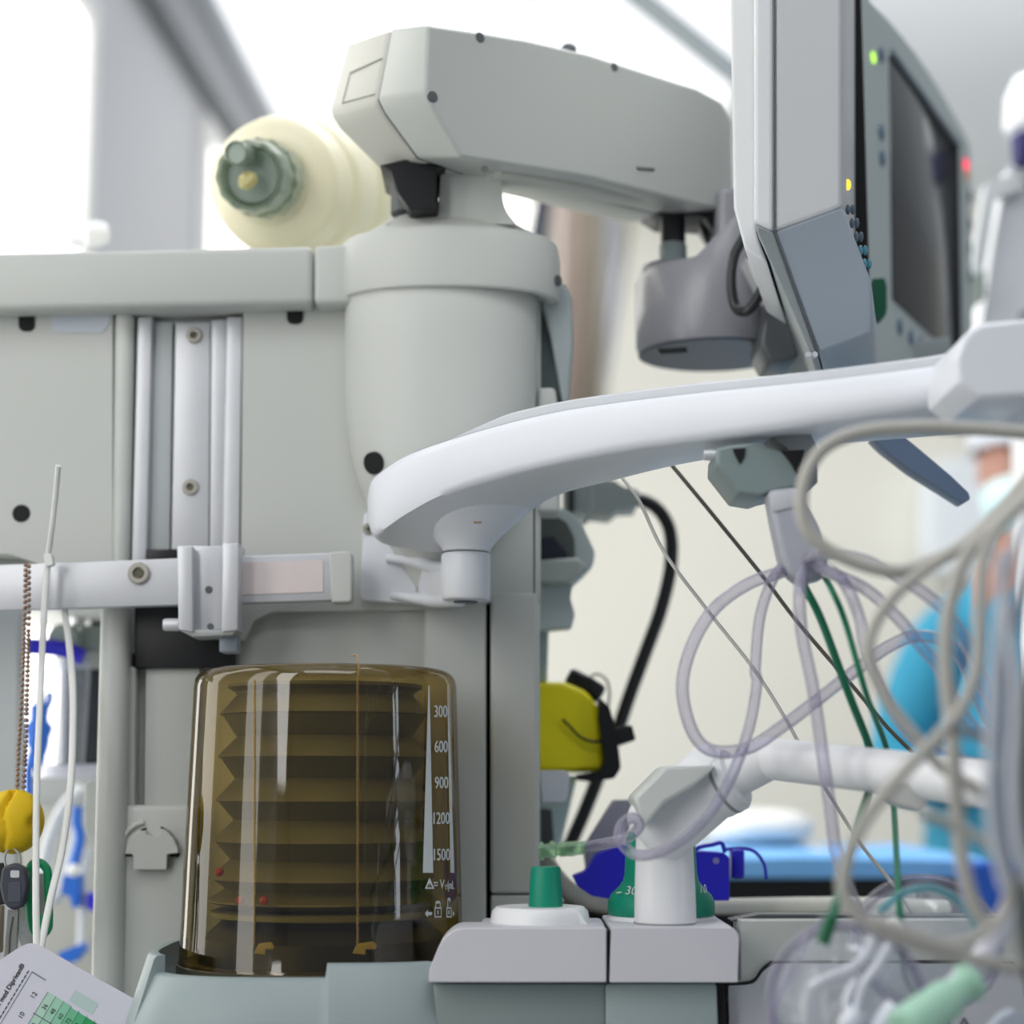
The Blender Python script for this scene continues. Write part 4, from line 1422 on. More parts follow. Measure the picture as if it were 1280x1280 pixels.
t, C, X, Z, D, k = mask('breathing_mask', 'clear plastic breathing mask hanging lowest among the tubes, left of the pale green connector', 1058, 1252, .98, 84, 84, .5, .05, 1)
lathe('mask_port', C + D * .045 - Z * .01, D, [(0, .014), (.012, .013), (.02, .0125), (.021, .008)], CLEARW, t, 24, False, False)
for pts in ([(1090, 1170), (1082, 1192), (1062, 1210), (1034, 1222), (1012, 1234)], [(1112, 1180), (1096, 1208), (1078, 1232), (1070, 1262)], [(1070, 1225), (1058, 1250), (1062, 1278)]):
    ptube('mask_highlight', pts, .93, 5, plastic('mask_highlight_white', (226, 228, 238), .2, .03), t, 10)  # highlights of the clear shell, modelled as solid white strips
ptube('mask_nose', [(1060, 1300), (1066, 1276), (1072, 1262)], .93, 14, plastic('mask_white_core', (224, 228, 238), .3, .03), t, 14)
ptube('mask_strap_loop', [(962, 1290), (966, 1262), (985, 1222), (1000, 1190), (1018, 1158), (1040, 1140)], .96, 3.4, TUBE, t, 10)
t, C, X, Z, D, k = mask('breathing_mask', 'clear domed breathing mask behind the hanging cables, above the other mask', 1158, 1180, 1.04, 78, 70, -.12, .05, 1)
ptube('mask_band', [(1098, 1140), (1130, 1116), (1165, 1110), (1200, 1128), (1222, 1160)], 1.0, 5, clear('mask_cyan_rim', (190, 226, 232), (130, 190, 200), .3, .7, .2), t, 10)
ball('mask_valve', at(1116, 1160, .97), .0058, plastic('white_nub', (236, 236, 236), .4), t)

# white tube and pale green connector in front of the masks
tb_ = thing('breathing_tube', 'clouded white breathing tube ending in a pale green connector at the lower right', 'tube', at(1170, 1260, .9))
WT = plastic('cloudy_white_tube', (216, 216, 228), .25, .04, 12)
ptube('white_tube', [(1310, 1060), (1268, 1130), (1240, 1178), (1214, 1214), (1188, 1238)], .9, 14, WT, tb_, 18)
PG = plastic('pale_green_cap', (168, 212, 190), .35, .05, 12, sss=.2)
a_, b_ = at(1216, 1224, .9), at(1130, 1290, .88)
dx = (b_ - a_).normalized()
LL = (b_ - a_).length
lathe('green_connector', a_, dx, [(0, .005), (.001, .0088), (.004, .0092), (.0055, .0068), (.3 * LL, .0068), (.34 * LL, .0072), (.36 * LL, .0092), (.8 * LL, .0105), (.98 * LL, .0108), (LL, .009)], PG, tb_, 32)
ptube('white_stub', [(1090, 1300), (1108, 1272), (1120, 1258)], .93, 12, plastic('mask_white_core', (224, 228, 238)), tb_, 14)
sp = tag(prism('plastic_spoon_tip', rounded([(1236, 1290), (1250, 1272), (1268, 1262), (1284, 1270), (1290, 1290)], 6), .93, .94, plastic('pale_blue_plastic', (196, 204, 218), .3), None, .001), 'pale blue plastic edge at the lower right corner of the drawer front', 'plastic piece')
sp.name = 'plastic_cover'

# ------------------------------------------------------------------ things behind the machine's right edge
vz = thing('vaporizer', 'yellow vaporizer with a black ribbed cap and black strap behind the machine edge', 'vaporizer', at(715, 966, 1.5))
prism('yellow_body', rounded([(668, 852), (706, 852), (734, 864), (748, 884), (756, 948), (752, 965), (668, 966)], [0, 8, 10, 12, 10, 8, 0], 5), 1.45, 1.53, YELLOW, vz, .008, 4)
ca, cb = at(727, 864, 1.475), at(740, 841, 1.475)
cdx = (cb - ca).normalized()
kz = mpp(1.49)
lathe('black_cap', ca, cdx, [(-4 * kz, 20 * kz), (0, 23 * kz), (7 * kz, 24 * kz), (16 * kz, 24 * kz), (19 * kz, 21 * kz), (20 * kz, 6 * kz)], BLACK, vz, 40, lobes=20, amp=.02)
prism('black_bracket', rounded([(750, 872), (762, 884), (768, 905), (774, 940), (776, 960), (768, 973), (740, 977), (722, 975), (722, 968), (748, 965), (756, 950), (748, 898)], 3), 1.44, 1.5, BLACK, vz, .003)
prism('black_clip', rounded([(768, 910), (790, 906), (795, 925), (774, 932)], 3), 1.44, 1.48, BLACK, vz, .002)
ptube('tether', [(703, 899), (712, 908), (725, 921), (740, 927), (756, 926)], 1.445, 1.8, BLACK, vz, 8)
ptube('thin_wire_loop', [(738, 845), (748, 843), (758, 850), (762, 866), (760, 885)], 1.5, 1.6, plastic('grey_wire', (150, 146, 136), .5), vz, 8)
kb = tag(prism('release_knob', rounded([(674, 963), (708, 963), (712, 970), (710, 998), (704, 1003), (678, 1003)], 3), 1.40, 1.44, plastic('knob_mid_grey', (232, 234, 238), .42, .05), None, .003), 'grey ribbed knob under the yellow vaporizer at the panel edge', 'knob')
tag(prism('blue_support', [(672, 966), (722, 970), (700, 1062), (672, 1062)], 1.52, 1.56, plastic('pale_blue_support', (206, 228, 238), .5, .04), None, .002), 'pale blue plate behind the grey knob', 'plate')
tag(prism('hose_stub', rounded([(676, 1010), (690, 1012), (693, 1060), (676, 1060)], 3), 1.47, 1.5, DKGREY, None, .003), 'dark grey stub standing below the grey knob', 'hose end')
bh = thing('black_hose', 'thick black hose from a grey fitting bowing down behind the yellow vaporizer', 'hose', at(800, 800, 1.56))
ptube('hose', [(784, 626), (805, 626), (826, 641), (838, 668), (838, 710), (826, 762), (808, 812), (788, 866), (770, 918), (750, 966), (730, 1016), (708, 1066)], 1.58, 8.5, plastic('black_hose_rubber', (26, 27, 30), .35, .08, 20, spec=.5), bh, 16, 8)
FG = plastic('fitting_grey', (164, 172, 172), .42, .05, 8)
prism('hose_fitting', rounded([(705, 600), (768, 600), (778, 608), (798, 612), (798, 632), (775, 633), (765, 642), (735, 639), (705, 639)], 3), 1.55, 1.61, FG, bh, .003)
ptube('fitting_loop', [(737, 606), (738, 632), (734, 648), (728, 655)], 1.54, 3.5, FG, bh, 10)
prism('fitting_band', [(711, 612), (717, 612), (717, 640), (711, 640)], 1.545, 1.62, BLACK, bh, 0)
hh = thing('hose_holder', 'grey green open hook holder on the machine side panel edge', 'holder', at(705, 780, 1.42))
prism('holder_back', rounded([(668, 636), (690, 631), (712, 640), (726, 652), (744, 690), (742, 705), (730, 718), (716, 730), (713, 748), (719, 768), (715, 784), (668, 788)], 4), 1.43, 1.46, plastic('holder_grey_green', (190, 202, 202), .42, .04), hh, .004, 3)
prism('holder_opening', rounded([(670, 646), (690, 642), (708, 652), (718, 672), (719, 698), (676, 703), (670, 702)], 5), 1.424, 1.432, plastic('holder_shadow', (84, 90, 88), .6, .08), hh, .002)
prism('holder_lip', [(670, 700), (722, 696), (736, 708), (712, 730), (672, 728)], 1.41, 1.43, plastic('holder_grey', (170, 178, 174), .42, .04), hh, .003)
prism('dark_plug', [(676, 672), (692, 670), (708, 690), (710, 699), (676, 702)], 1.418, 1.424, plastic('plug_blue_black', (36, 40, 58), .4), hh, .001)
tag(prism('glass_strip', [(672, 786), (686, 786), (684, 852), (672, 852)], 1.46, 1.48, plastic('strip_pale_teal', (170, 190, 192), .4, .04), None, .001), 'pale teal narrow plate above the yellow vaporizer', 'plate')

# navy mounts behind the dial
nv = thing('navy_bracket', 'bright navy blue plastic block with looped wire handles behind the white post', 'bracket', at(810, 1122, 1.37))
prism('navy_block', rounded([(716, 1096), (732, 1090), (746, 1068), (780, 1056), (800, 1060), (800, 1130), (740, 1120), (722, 1108)], 3), 1.345, 1.375, NAVY, nv, .003)
prism('navy_block', rounded([(860, 1068), (874, 1064), (905, 1066), (912, 1072), (912, 1126), (860, 1126)], 3), 1.345, 1.375, NAVY, nv, .003)
prism('navy_post', [(915, 1062), (931, 1062), (931, 1098), (915, 1098)], 1.36, 1.38, NAVY, nv, .002)
ptube('wire_handle', [(866, 1068), (872, 1060), (890, 1056), (902, 1054), (906, 1066)], 1.345, 2.6, NAVY, nv, 8)
ptube('wire_handle', [(905, 1062), (930, 1061), (945, 1066), (955, 1080), (958, 1098)], 1.37, 2.0, NAVY, nv, 8)
disc('block_screw', 895, 1076, 1.3455, 4, plastic('lilac_screw', (130, 124, 180), .4), nv, .001, 14)
tag(prism('grey_bracket', rounded([(730, 1060), (768, 1000), (792, 1000), (786, 1040), (756, 1086), (734, 1092)], 4), 1.40, 1.43, plastic('soft_grey_violet', (150, 152, 164), .4, .04), None, .003), 'soft grey slanted plate behind the small tube loop', 'plate')
# ------------------------------------------------------------------ cable tie, chain, keys and card hanging on the rail
KY = 1.285
ctie = thing('cable_tie', 'long white nylon cable tie looped over the rail with its tail standing up', 'cable tie', at(58, 700, KY))
NYL = plastic('white_nylon', (226, 228, 226), .4, .03, 20, sss=.1)
ptube('tie_tail', [(73, 582, 1.24), (70, 615, 1.255), (65, 660, 1.27), (60, 697, KY)], 1.27, 3.6, NYL, ctie, 10, 6, .5)
prism('tie_head', rounded([(54, 692), (64, 692), (66, 706), (56, 708)], 2), KY - .004, KY + .004, NYL, ctie, .001)
ptube('tie_loop', [(60, 700, KY), (57, 735, KY), (55, 765, KY), (52, 830, KY), (49, 900, KY - .01), (46, 980, KY - .02), (45, 1060, KY - .03), (45, 1130, KY - .04), (46, 1190, KY - .045)], KY, 4.3, NYL, ctie, 10, 6, .5)
ptube('tie_loop', [(80, 762, KY + .02), (86, 800, KY + .02), (91, 860, KY + .01), (91, 920, KY), (88, 985, KY - .01), (78, 1060, KY - .02), (64, 1120, KY - .035), (50, 1190, KY - .045)], KY, 4.6, NYL, ctie, 10, 6, .5)

cp = [(32, 706), (31, 760), (29, 830), (26, 890), (23, 940), (21, 992)]
cp2 = [(36, 708), (36, 765), (35, 830), (33, 900), (31, 950), (29, 992)]
bm = bmesh.new()
for cpx in (cp, cp2):
    P = crom([at(x, y, KY - .006) for x, y in cpx], 24)
    acc, last = 0, P[0]
    for p in P:
        if (p - last).length > .0030 or p is P[0]:
            b2 = bmesh.new()
            bmesh.ops.create_uvsphere(b2, u_segments=8, v_segments=6, radius=.00165)
            for v in b2.verts:
                v.co += p
            join(bm, b2)
            last = p
ch_ = link('bead_chain', bm, plastic('copper_bead', (150, 124, 110), .3, .25, 300, metal=.5, spec=.6), None, 80)
tag(ch_, 'copper coloured bead chain hanging double from the rail', 'chain')

bm = bmesh.new()
bmesh.ops.create_uvsphere(bm, u_segments=64, v_segments=40, radius=1)
kY = mpp(KY - .012)
BC = at(14, 1027, KY - .012)
for v in bm.verts:
    c = v.co
    groove = math.exp(-((c.x + .02 + .08 * math.sin(c.z * 5)) / .07) ** 2) * (1 if c.y < 0 else 0) * (.18 + .10 * c.z)
    hole = math.exp(-(((c.x - .8) / .12) ** 2 + ((c.z + .05) / .2) ** 2)) * .2
    s = 1 - max(0, groove) - (hole if c.y < 0 else 0)
    v.co = BC + Vector((c.x * 40 * kY * s, c.y * 32 * kY * s, c.z * 39 * kY * s * (1 + .05 * c.x)))
yb = link('foam_ball', bm, plastic('yellow_foam', (222, 186, 20), .7, .12, 40, bump=.6), None, 70)
tag(yb, 'yellow foam key ring ball with a split down its front', 'key ring ball')
ky = thing('car_key', 'dark grey plastic headed key hanging under the yellow ball', 'key', at(17, 1140, KY - .02))
KH = plastic('key_head_slate', (58, 62, 72), .45, .08, 30)
bm = bmesh.new()
out_ = rounded([(2, 1084), (18, 1078), (32, 1086), (35, 1108), (28, 1134), (14, 1138), (4, 1130), (-1, 1108)], 6)
add_prism(bm, out_, KY - .026, KY - .016, .002, 3)
kh = link('key_head', bm, KH, ky)
prism('key_hole', rounded([(13, 1088), (24, 1088), (24, 1097), (13, 1097)], 2), KY - .0264, KY - .0255, plastic('hole_light', (196, 198, 200), .4), kh, 0)
prism('key_plate', rounded([(10, 1103), (26, 1103), (26, 1128), (10, 1128)], 3), KY - .0266, KY - .0255, plastic('key_plate', (72, 76, 88), .4), kh, .0004)
prism('key_blade', [(9, 1136), (23, 1136), (20, 1203), (17, 1205), (5, 1204), (4, 1200)], KY - .023, KY - .019, plastic('key_steel', (150, 150, 148), .3, .1, 120, metal=.7), ky, .0005)
ptube('key_groove', [(16, 1146), (12, 1170), (11, 1198)], KY - .0232, 1.4, plastic('key_groove', (96, 94, 90), .5, .2, 200), ky, 6)
ptube('key_ring', [(8, 1088), (6, 1070), (14, 1060), (24, 1068), (26, 1086)], KY - .021, 1.5, SCREW, ky, 8)
k2 = thing('door_key', 'second key mostly hidden behind the dark headed key', 'key', at(3, 1200, KY - .008))
prism('key_head', rounded([(-14, 1080), (6, 1078), (8, 1130), (-14, 1134)], 5), KY - .012, KY - .007, BLACK, k2, .001)
prism('key_blade', [(-8, 1132), (5, 1132), (3, 1190), (-6, 1194)], KY - .011, KY - .008, plastic('brass_key', (120, 112, 96), .35, .15, 100, metal=.6), k2, .0005)
bm = bmesh.new()
loop = [(36, 1092), (39, 1082), (47, 1078), (56, 1083), (60, 1096), (61, 1150), (59, 1162), (52, 1168), (43, 1163), (39, 1150), (36, 1120), (36, 1092)]
P = crom([at(x, y, KY - .008) for x, y in loop], 6)
add_tube(bm, P, 5.2 * mpp(KY), 12, True, .6)
gt = thing('key_tag', 'bright green plastic key tag frame behind the cable tie', 'key tag', at(48, 1168, KY - .008))
link('tag_frame', bm, plastic('tag_green', (10, 138, 88), .4, .06), gt, 70)
prism('tag_bottom', rounded([(41, 1144), (61, 1144), (60, 1162), (52, 1169), (44, 1163)], 5), KY - .011, KY - .005, plastic('tag_green', (10, 138, 88)), gt, .001)
prism('tag_paper', [(42, 1092), (56, 1092), (57, 1146), (43, 1146)], KY - .007, KY - .006, plastic('tag_paper_grey', (152, 156, 150), .5, .05), gt, 0)
wb = prism('woven_strap', [(24, 1120), (42, 1150), (46, 1178), (30, 1192), (22, 1170)], KY + .0, KY + .003, plastic('woven_grey', (168, 170, 172), .8, .2, 500, bump=.6), None, .0005)
tag(wb, 'grey woven strap end behind the green key tag', 'strap')

# dosage card
CYD = KY - .05
card = thing('dosage_card', 'tilted laminated white dosage card with green number table hanging from the cable tie', 'card', at(45, 1185, CYD))
prism('card_sheet', rounded([(38, 1178), (52, 1183), (120, 1222), (188, 1260), (192, 1274), (150, 1350), (-80, 1350), (-80, 1244), (0, 1200), (24, 1184)], [6, 6, 0, 8, 8, 4, 4, 4, 0, 6]), CYD, CYD + .0008, plastic('laminated_white', (214, 214, 226), .25, .02, 10), card, 0)
U = Vector((.5, .866))      # picture: along text is (.5,-.866)
TX, TYV = (.52, -.854), (.854, .52)


def cmap(ox, oy):
    def f(u, v):
        # u along the line of writing, v towards the top of the letters
        x = ox + TX[0] * u - TYV[0] * v
        y = oy + TX[1] * u - TYV[1] * v
        return at(x, y, CYD - .0004)
    return f


INK = plastic('black_ink', (34, 34, 38), .6, .02)
INK2 = plastic('grey_ink', (110, 112, 124), .6, .02)


def cell(pts, mat, z=.0002):
    bm = bmesh.new()
    bm.faces.new([bm.verts.new(at(x, y, CYD - z)) for x, y in pts])
    return bm


def cpt(u, v, o=(33, 1207)):
    """card coordinates: u back along the writing (down-left), v across the card (down-right)"""
    return (o[0] - TX[0] * u + TYV[0] * v, o[1] - TX[1] * u + TYV[1] * v)


greens = [(178, 214, 196), (160, 208, 184), (140, 200, 170), (112, 188, 148), (86, 178, 128), (52, 160, 100), (40, 150, 90)]
for i, g in enumerate(greens):
    v0, v1 = 40 + i * 11.5, 40 + (i + 1) * 11.5
    top = 14 if i < 3 else 16
    bm = cell([cpt(top, v0), cpt(top, v1), cpt(170, v1), cpt(170, v0)], None)
    link('green_cell', bm, plastic('card_green_%d' % i, g, .3, .03), card)
bm = cell([cpt(-6, 68), cpt(-6, 102), cpt(10, 102), cpt(10, 68)], None)
link('green_patch', bm, plastic('card_green_pale', (186, 206, 204), .3, .02), card)
bm = bmesh.new()
tb = text_bm('n med Diprivan®', cmap(33, 1207), 7.2, center=False)
# slide the line so that it ends at the card corner
tbm = text_bm('n med Diprivan®', lambda u, v: Vector((u, v, 0)), 6.0, center=False)
um = max(v.co.x for v in tbm.verts)
f = cmap(31, 1207)
for s_k in (0, .25, .45):
    t2_ = tbm.copy()
    for v in t2_.verts:
        v.co = f(v.co.x - um + s_k, v.co.y)
    join(bm, t2_)
tbm.free()
tb.free()


def ctext(s, x, y, h):
    t2_ = text_bm(s, cmap(x, y), h)
    join(bm, t2_)


for s, x, y in (('12', 45, 1245), ('10', 29.5, 1270)):
    ctext(s, x, y, 6.2)
for i, s in enumerate(('36', '48', '60', '72', '84', '96')):
    x, y = cpt(32, 39 + (i + .88) * 11.5)
    ctext(s, x, y, 5.4)
for i, s in enumerate(('30', '40')):
    x, y = cpt(60, 39 + (i + .88) * 11.5)
    ctext(s, x, y, 5.4)
link('printing', bm, INK, card, label='black printing and table numbers')
bm = bmesh.new()
for i in range(8):
    a, b = cpt(14, 40 + i * 11.5), cpt(170, 40 + i * 11.5)
    add_tube(bm, [at(a[0], a[1], CYD - .0003), at(b[0], b[1], CYD - .0003)], .00016, 4)
a, b = cpt(46, 38), cpt(46, 118)
add_tube(bm, [at(a[0], a[1], CYD - .0003), at(b[0], b[1], CYD - .0003)], .0003, 4)
for u in (0,):
    a, b = cpt(3, 10), cpt(3, 30)
    add_tube(bm, [at(a[0], a[1], CYD - .0003), at(b[0], b[1], CYD - .0003)], .0003, 4)
a, b = cpt(3, 10), cpt(160, 10)
add_tube(bm, [at(a[0], a[1], CYD - .0003), at(b[0], b[1], CYD - .0003)], .00016, 4)
for i in range(13):
    a, b = cpt(4 + i * 6.5, 5.5), cpt(4 + i * 6.5 + 4.6, 5.5)
    add_tube(bm, [at(a[0], a[1], CYD - .0003), at(b[0], b[1], CYD - .0003)], .0004, 4)
link('table_lines', bm, INK2, card)

# ------------------------------------------------------------------ suction canister and tubing in the gap at the left
LY = 1.58
cn = thing('suction_canister', 'dark clear suction canister with grey lid and knob in the gap left of the machine', 'suction canister', at(106, 965, LY))
vlathe('canister_jar', 108, LY, [(958, 34), (950, 36), (838, 33), (830, 33)], clear('smoke_jar', (80, 86, 104), (48, 54, 70), .65, .92, .08), cn, 40)
vlathe('canister_core', 110, LY, [(952, 20), (840, 18)], plastic('core_slate', (56, 62, 80), .4, .15, 30), cn, 24)
vlathe('canister_foot', 106, LY, [(972, 50), (968, 52), (958, 52), (955, 48)], plastic('foot_pale_lilac', (206, 206, 222), .3, .03), cn, 40)
vlathe('canister_lid', 108, LY, [(838, 36), (834, 38), (818, 38), (815, 34)], ALUD, cn, 40)
prism('lid_block', rounded([(100, 782), (135, 782), (135, 818), (100, 820)], 3), LY - .02, LY + .03, plastic('lid_grey', (150, 160, 158), .42, .05), cn, .003)
disc('lid_knob', 84, 800, LY - .02, 19, plastic('lid_knob_grey', (156, 168, 164), .42, .05), cn, .02, 32)
vlathe('metal_valve', 97, LY - .01, [(786, 8), (782, 9), (762, 9)], plastic('chrome', (214, 216, 220), .15, .05, 10, metal=.9), cn, 24)
vlathe('metal_valve', 120, LY, [(786, 8), (762, 8)], plastic('dark_chrome', (92, 98, 100), .25, .05, 10, metal=.8), cn, 24)
vlathe('clear_cup', 92, LY - .03, [(955, 16), (835, 19), (826, 20)], clear('clear_cup', (236, 240, 248), (220, 226, 240), .2, .7, .1), cn, 32)
nr = tag(ptube('navy_bar', [(36, 808), (60, 809), (84, 813), (104, 822)], LY - .05, 10, NAVY, None, 14), 'navy blue bar beside the canister lid in the left gap', 'bar')
bt_ = thing('blue_glove', 'crumpled blue glove hanging in the left gap behind the bead chain', 'glove', at(46, 940, 1.75))
bm = bmesh.new()
b2 = bmesh.new()
bmesh.ops.create_icosphere(b2, subdivisions=4, radius=1)
kl = mpp(1.75)
gc = at(48, 915, 1.75)
for v in b2.verts:
    c = v.co.copy()
    n_ = 1 + .16 * math.sin(c.x * 7 + 1) * math.cos(c.z * 6) + .1 * math.sin(c.z * 13)
    v.co = gc + Vector((c.x * 15 * kl * n_, c.y * 14 * kl, c.z * 46 * kl * n_))
join(bm, b2)
link('glove_body', bm, BLUE, bt_, 70)
ptube('glove_finger', [(58, 885), (62, 874), (61, 864)], 1.75, 5, BLUE, bt_, 10)
ptube('glove_finger', [(40, 940), (36, 965), (36, 1000)], 1.75, 6, BLUE, bt_, 10)
tag(ptube('grey_hose', [(104, 985), (80, 1010), (62, 1050), (54, 1096), (70, 1122), (92, 1060), (100, 1010)], 1.8, 8, plastic('pale_hose', (206, 210, 214), .4, .04), None, 14), 'pale grey hose curling in the left gap behind the cable tie', 'hose')
bc = thing('blue_connector', 'blue tube connector chain hanging in the left gap beside the machine column', 'connector', at(95, 1100, 1.75))
ptube('connector_stem', [(97, 1008), (96, 1028), (100, 1048), (92, 1082)], 1.75, 6.5, BLUE, bc, 14)
prism('connector_body', rounded([(78, 1094), (98, 1094), (98, 1134), (90, 1136), (86, 1120), (76, 1118)], 3), 1.74, 1.77, BLUE, bc, .003)
ball('connector_bead', at(92, 1088, 1.74), .006, WHITE2, bc)
ptube('connector_tube', [(112, 1060), (104, 1110), (102, 1160), (100, 1196)], 1.76, 5, plastic('pale_hose', (206, 210, 214)), bc, 12)
tag(prism('blue_clip', rounded([(70, 1192), (100, 1180), (103, 1190), (92, 1204), (78, 1202)], 3), 1.74, 1.77, BLUE, None, .003), 'blue wedge shaped clip just above the dosage card', 'clip')
tag(prism('blue_spacer', rounded([(108, 1116), (120, 1116), (118, 1140), (108, 1136)], 2), 1.74, 1.77, NAVY, None, .002), 'small navy spacer against the machine column below the blue connector', 'spacer')
tag(prism('side_latch', rounded([(106, 976), (128, 976), (126, 1050), (112, 1050), (105, 1036)], 6), FY + .06, FY + .08, plastic('latch_grey', (186, 190, 188), .42, .03), None, .003), 'grey rounded latch beside the machine column', 'latch')
tag(prism('grey_case', rounded([(30, 968), (130, 968), (130, 1009), (30, 1009)], 3), 2.15, 2.3, plastic('case_grey', (150, 154, 156), .5, .06), None, .004), 'grey case under the suction canister', 'case')
tag(prism('grey_cabinet', [(20, 1010), (180, 1010), (180, 2110), (20, 2110)], 2.1, 2.5, plastic('cabinet_grey', (150, 152, 148), .5, .06), None, .004), 'grey cabinet far behind the keys in the left gap', 'cabinet')
# ------------------------------------------------------------------ background
# operating table
ot = thing('operating_table', 'operating table with a black mattress behind the worktop', 'operating table', at(1060, 1110, 2.3) * 1.0)
MY = 2.05
prism('mattress', rounded([(905, 1097), (1238, 1097), (1238, 1146), (905, 1146)], [5, 0, 0, 5]), MY, MY + .55, plastic('black_mattress', (10, 11, 13), .55, .1, 6), ot, .006)
p0 = at(1060, 1146, MY + .28)
box('table_column', (p0.x + .1, MY + .18, 0), (p0.x + .3, MY + .38, p0.z), DKGREY, ot, .01)
box('table_foot', (p0.x - .15, MY + .05, 0), (p0.x + .5, MY + .5, .08), DKGREY, ot, .01)
DRP = plastic('blue_drape_cloth', (126, 188, 246), .8, .06, 9, bump=.2)
dr = prism('surgical_drape', rounded([(908, 1074), (1000, 1072), (1200, 1076), (1240, 1073), (1240, 1097.5), (908, 1097.5)], 3), MY - .004, MY + .5, DRP, None, .004)
tag(dr, 'light blue surgical drape folded over the black mattress', 'drape')
tag(prism('surgical_drape', rounded([(1206, 1084), (1240, 1078), (1330, 1080), (1330, 1165), (1216, 1160)], 4), MY - .04, MY - .01, plastic('blue_drape_deep', (44, 96, 196), .8, .06, 9), None, .006), 'deep blue drape hanging over the table at the right behind the cables', 'drape')
bm = bmesh.new()
b2 = bmesh.new()
bmesh.ops.create_icosphere(b2, subdivisions=4, radius=1)
pc = at(948, 1034, 2.5)
kp = mpp(2.5)
for v in b2.verts:
    c = v.co
    v.co = pc + Vector((math.copysign(abs(c.x) ** .7, c.x) * 62 * kp, math.copysign(abs(c.y) ** .8, c.y) * .12, math.copysign(abs(c.z) ** .75, c.z) * 22 * kp))
join(bm, b2)
tag(link('pillow', bm, plastic('white_pillow', (232, 232, 230), .9, .03, 6), None, 80), 'white pillow lying on the blue drape', 'pillow')
tag(prism('folded_cloth', rounded([(978, 1066), (1040, 1062), (1060, 1072), (980, 1076)], 3), 2.3, 2.45, plastic('cream_cloth', (226, 220, 206), .9, .03), None, .003), 'small cream folded cloth on the blue drape beside the pillow', 'cloth')

# wall mounted white dispenser behind the lever
tag(prism('wall_dispenser', rounded([(1158, 588), (1178, 572), (1232, 568), (1246, 580), (1246, 706), (1220, 722), (1180, 716), (1156, 690)], 10, 6), YB - .16, YB - .005, plastic('dispenser_white', (234, 240, 246), .4, .02), None, .02, 3), 'blurred white wall dispenser beside the masked person', 'dispenser')

# boom and ceiling pole
bo = thing('ceiling_boom', 'dark grey slanting ceiling boom arm above the monitor arm', 'boom arm', at(850, 40, 3.0))
ptube('boom_tube', [(772, -24, 3.0), (850, 38, 3.0), (990, 150, 3.0)], 3.0, 15, plastic('boom_grey', (128, 136, 140), .45, .04), bo, 18, 4)
ptube('boom_joint', [(982, 142, 3.0), (1000, 158, 3.0)], 3.0, 22, plastic('boom_grey', (128, 136, 140)), bo, 18, 4)
tag(ptube('ceiling_pole', [(668, -30, 4.2), (664, 6, 4.2), (652, 46, 4.2), (646, 70, 4.2)], 4.2, 7, plastic('pole_pale_grey', (178, 184, 190), .45), None, 12, 4), 'thin pale grey pole hanging from the ceiling above the arm', 'pole')

# curtain
def curtain(name, x0, x1b, Yc, top, bot, mat):
    bm = bmesh.new()
    n, m_ = 60, 10
    rows = []
    for j in range(m_ + 1):
        t = j / m_
        py = top + (bot - top) * t
        xr = x1b[0] + (x1b[1] - x1b[0]) * t
        row = []
        for i in range(n + 1):
            s = i / n
            px = x0 + (xr - x0) * s
            row.append(at(px, py, Yc + .05 * math.sin(s * 34) + .02 * math.sin(s * 71 + 1)))
        rows.append(row)
    vs = [[bm.verts.new(p) for p in r] for r in rows]
    for a, b in zip(vs, vs[1:]):
        for i in range(n):
            bm.faces.new((a[i], a[i + 1], b[i + 1], b[i]))
    bmesh.ops.solidify(bm, geom=bm.faces[:], thickness=.01)
    return link(name, bm, mat, None, 70)


m, nt, out = nodes('striped_curtain')
p = nt.nodes.new('ShaderNodeBsdfPrincipled')
tc = nt.nodes.new('ShaderNodeTexCoord')
sp_ = nt.nodes.new('ShaderNodeSeparateXYZ')
nt.links.new(tc.outputs['Object'], sp_.inputs[0])
cxa, cxb = at(690, 400, 5.2).x, at(806, 400, 5.2).x
mr = nt.nodes.new('ShaderNodeMapRange')
mr.inputs[1].default_value = cxa
mr.inputs[2].default_value = cxb
nt.links.new(sp_.outputs[0], mr.inputs[0])
cr = nt.nodes.new('ShaderNodeValToRGB')
el = cr.color_ramp.elements
el[0].position, el[0].color = 0, rgb((240, 233, 229))
el[1].position, el[1].color = 1, rgb((226, 218, 200))
for pos, c in ((.25, (236, 226, 219)), (.45, (230, 223, 212)), (.55, (230, 229, 222)), (.62, (244, 246, 252)), (.72, (240, 242, 250)), (.8, (222, 218, 203))):
    e = el.new(pos)
    e.color = rgb(c)
nt.links.new(mr.outputs[0], cr.inputs[0])
nt.links.new(cr.outputs[0], p.inputs['Base Color'])
p.inputs['Roughness'].default_value = .9
nt.links.new(p.outputs[0], out.inputs[0])
cu_ = curtain('window_curtain', 690, (812, 742), 5.2, 150, 600, m)
tag(cu_, 'pinkish beige curtain behind the corner column, its right edge slanting', 'curtain')

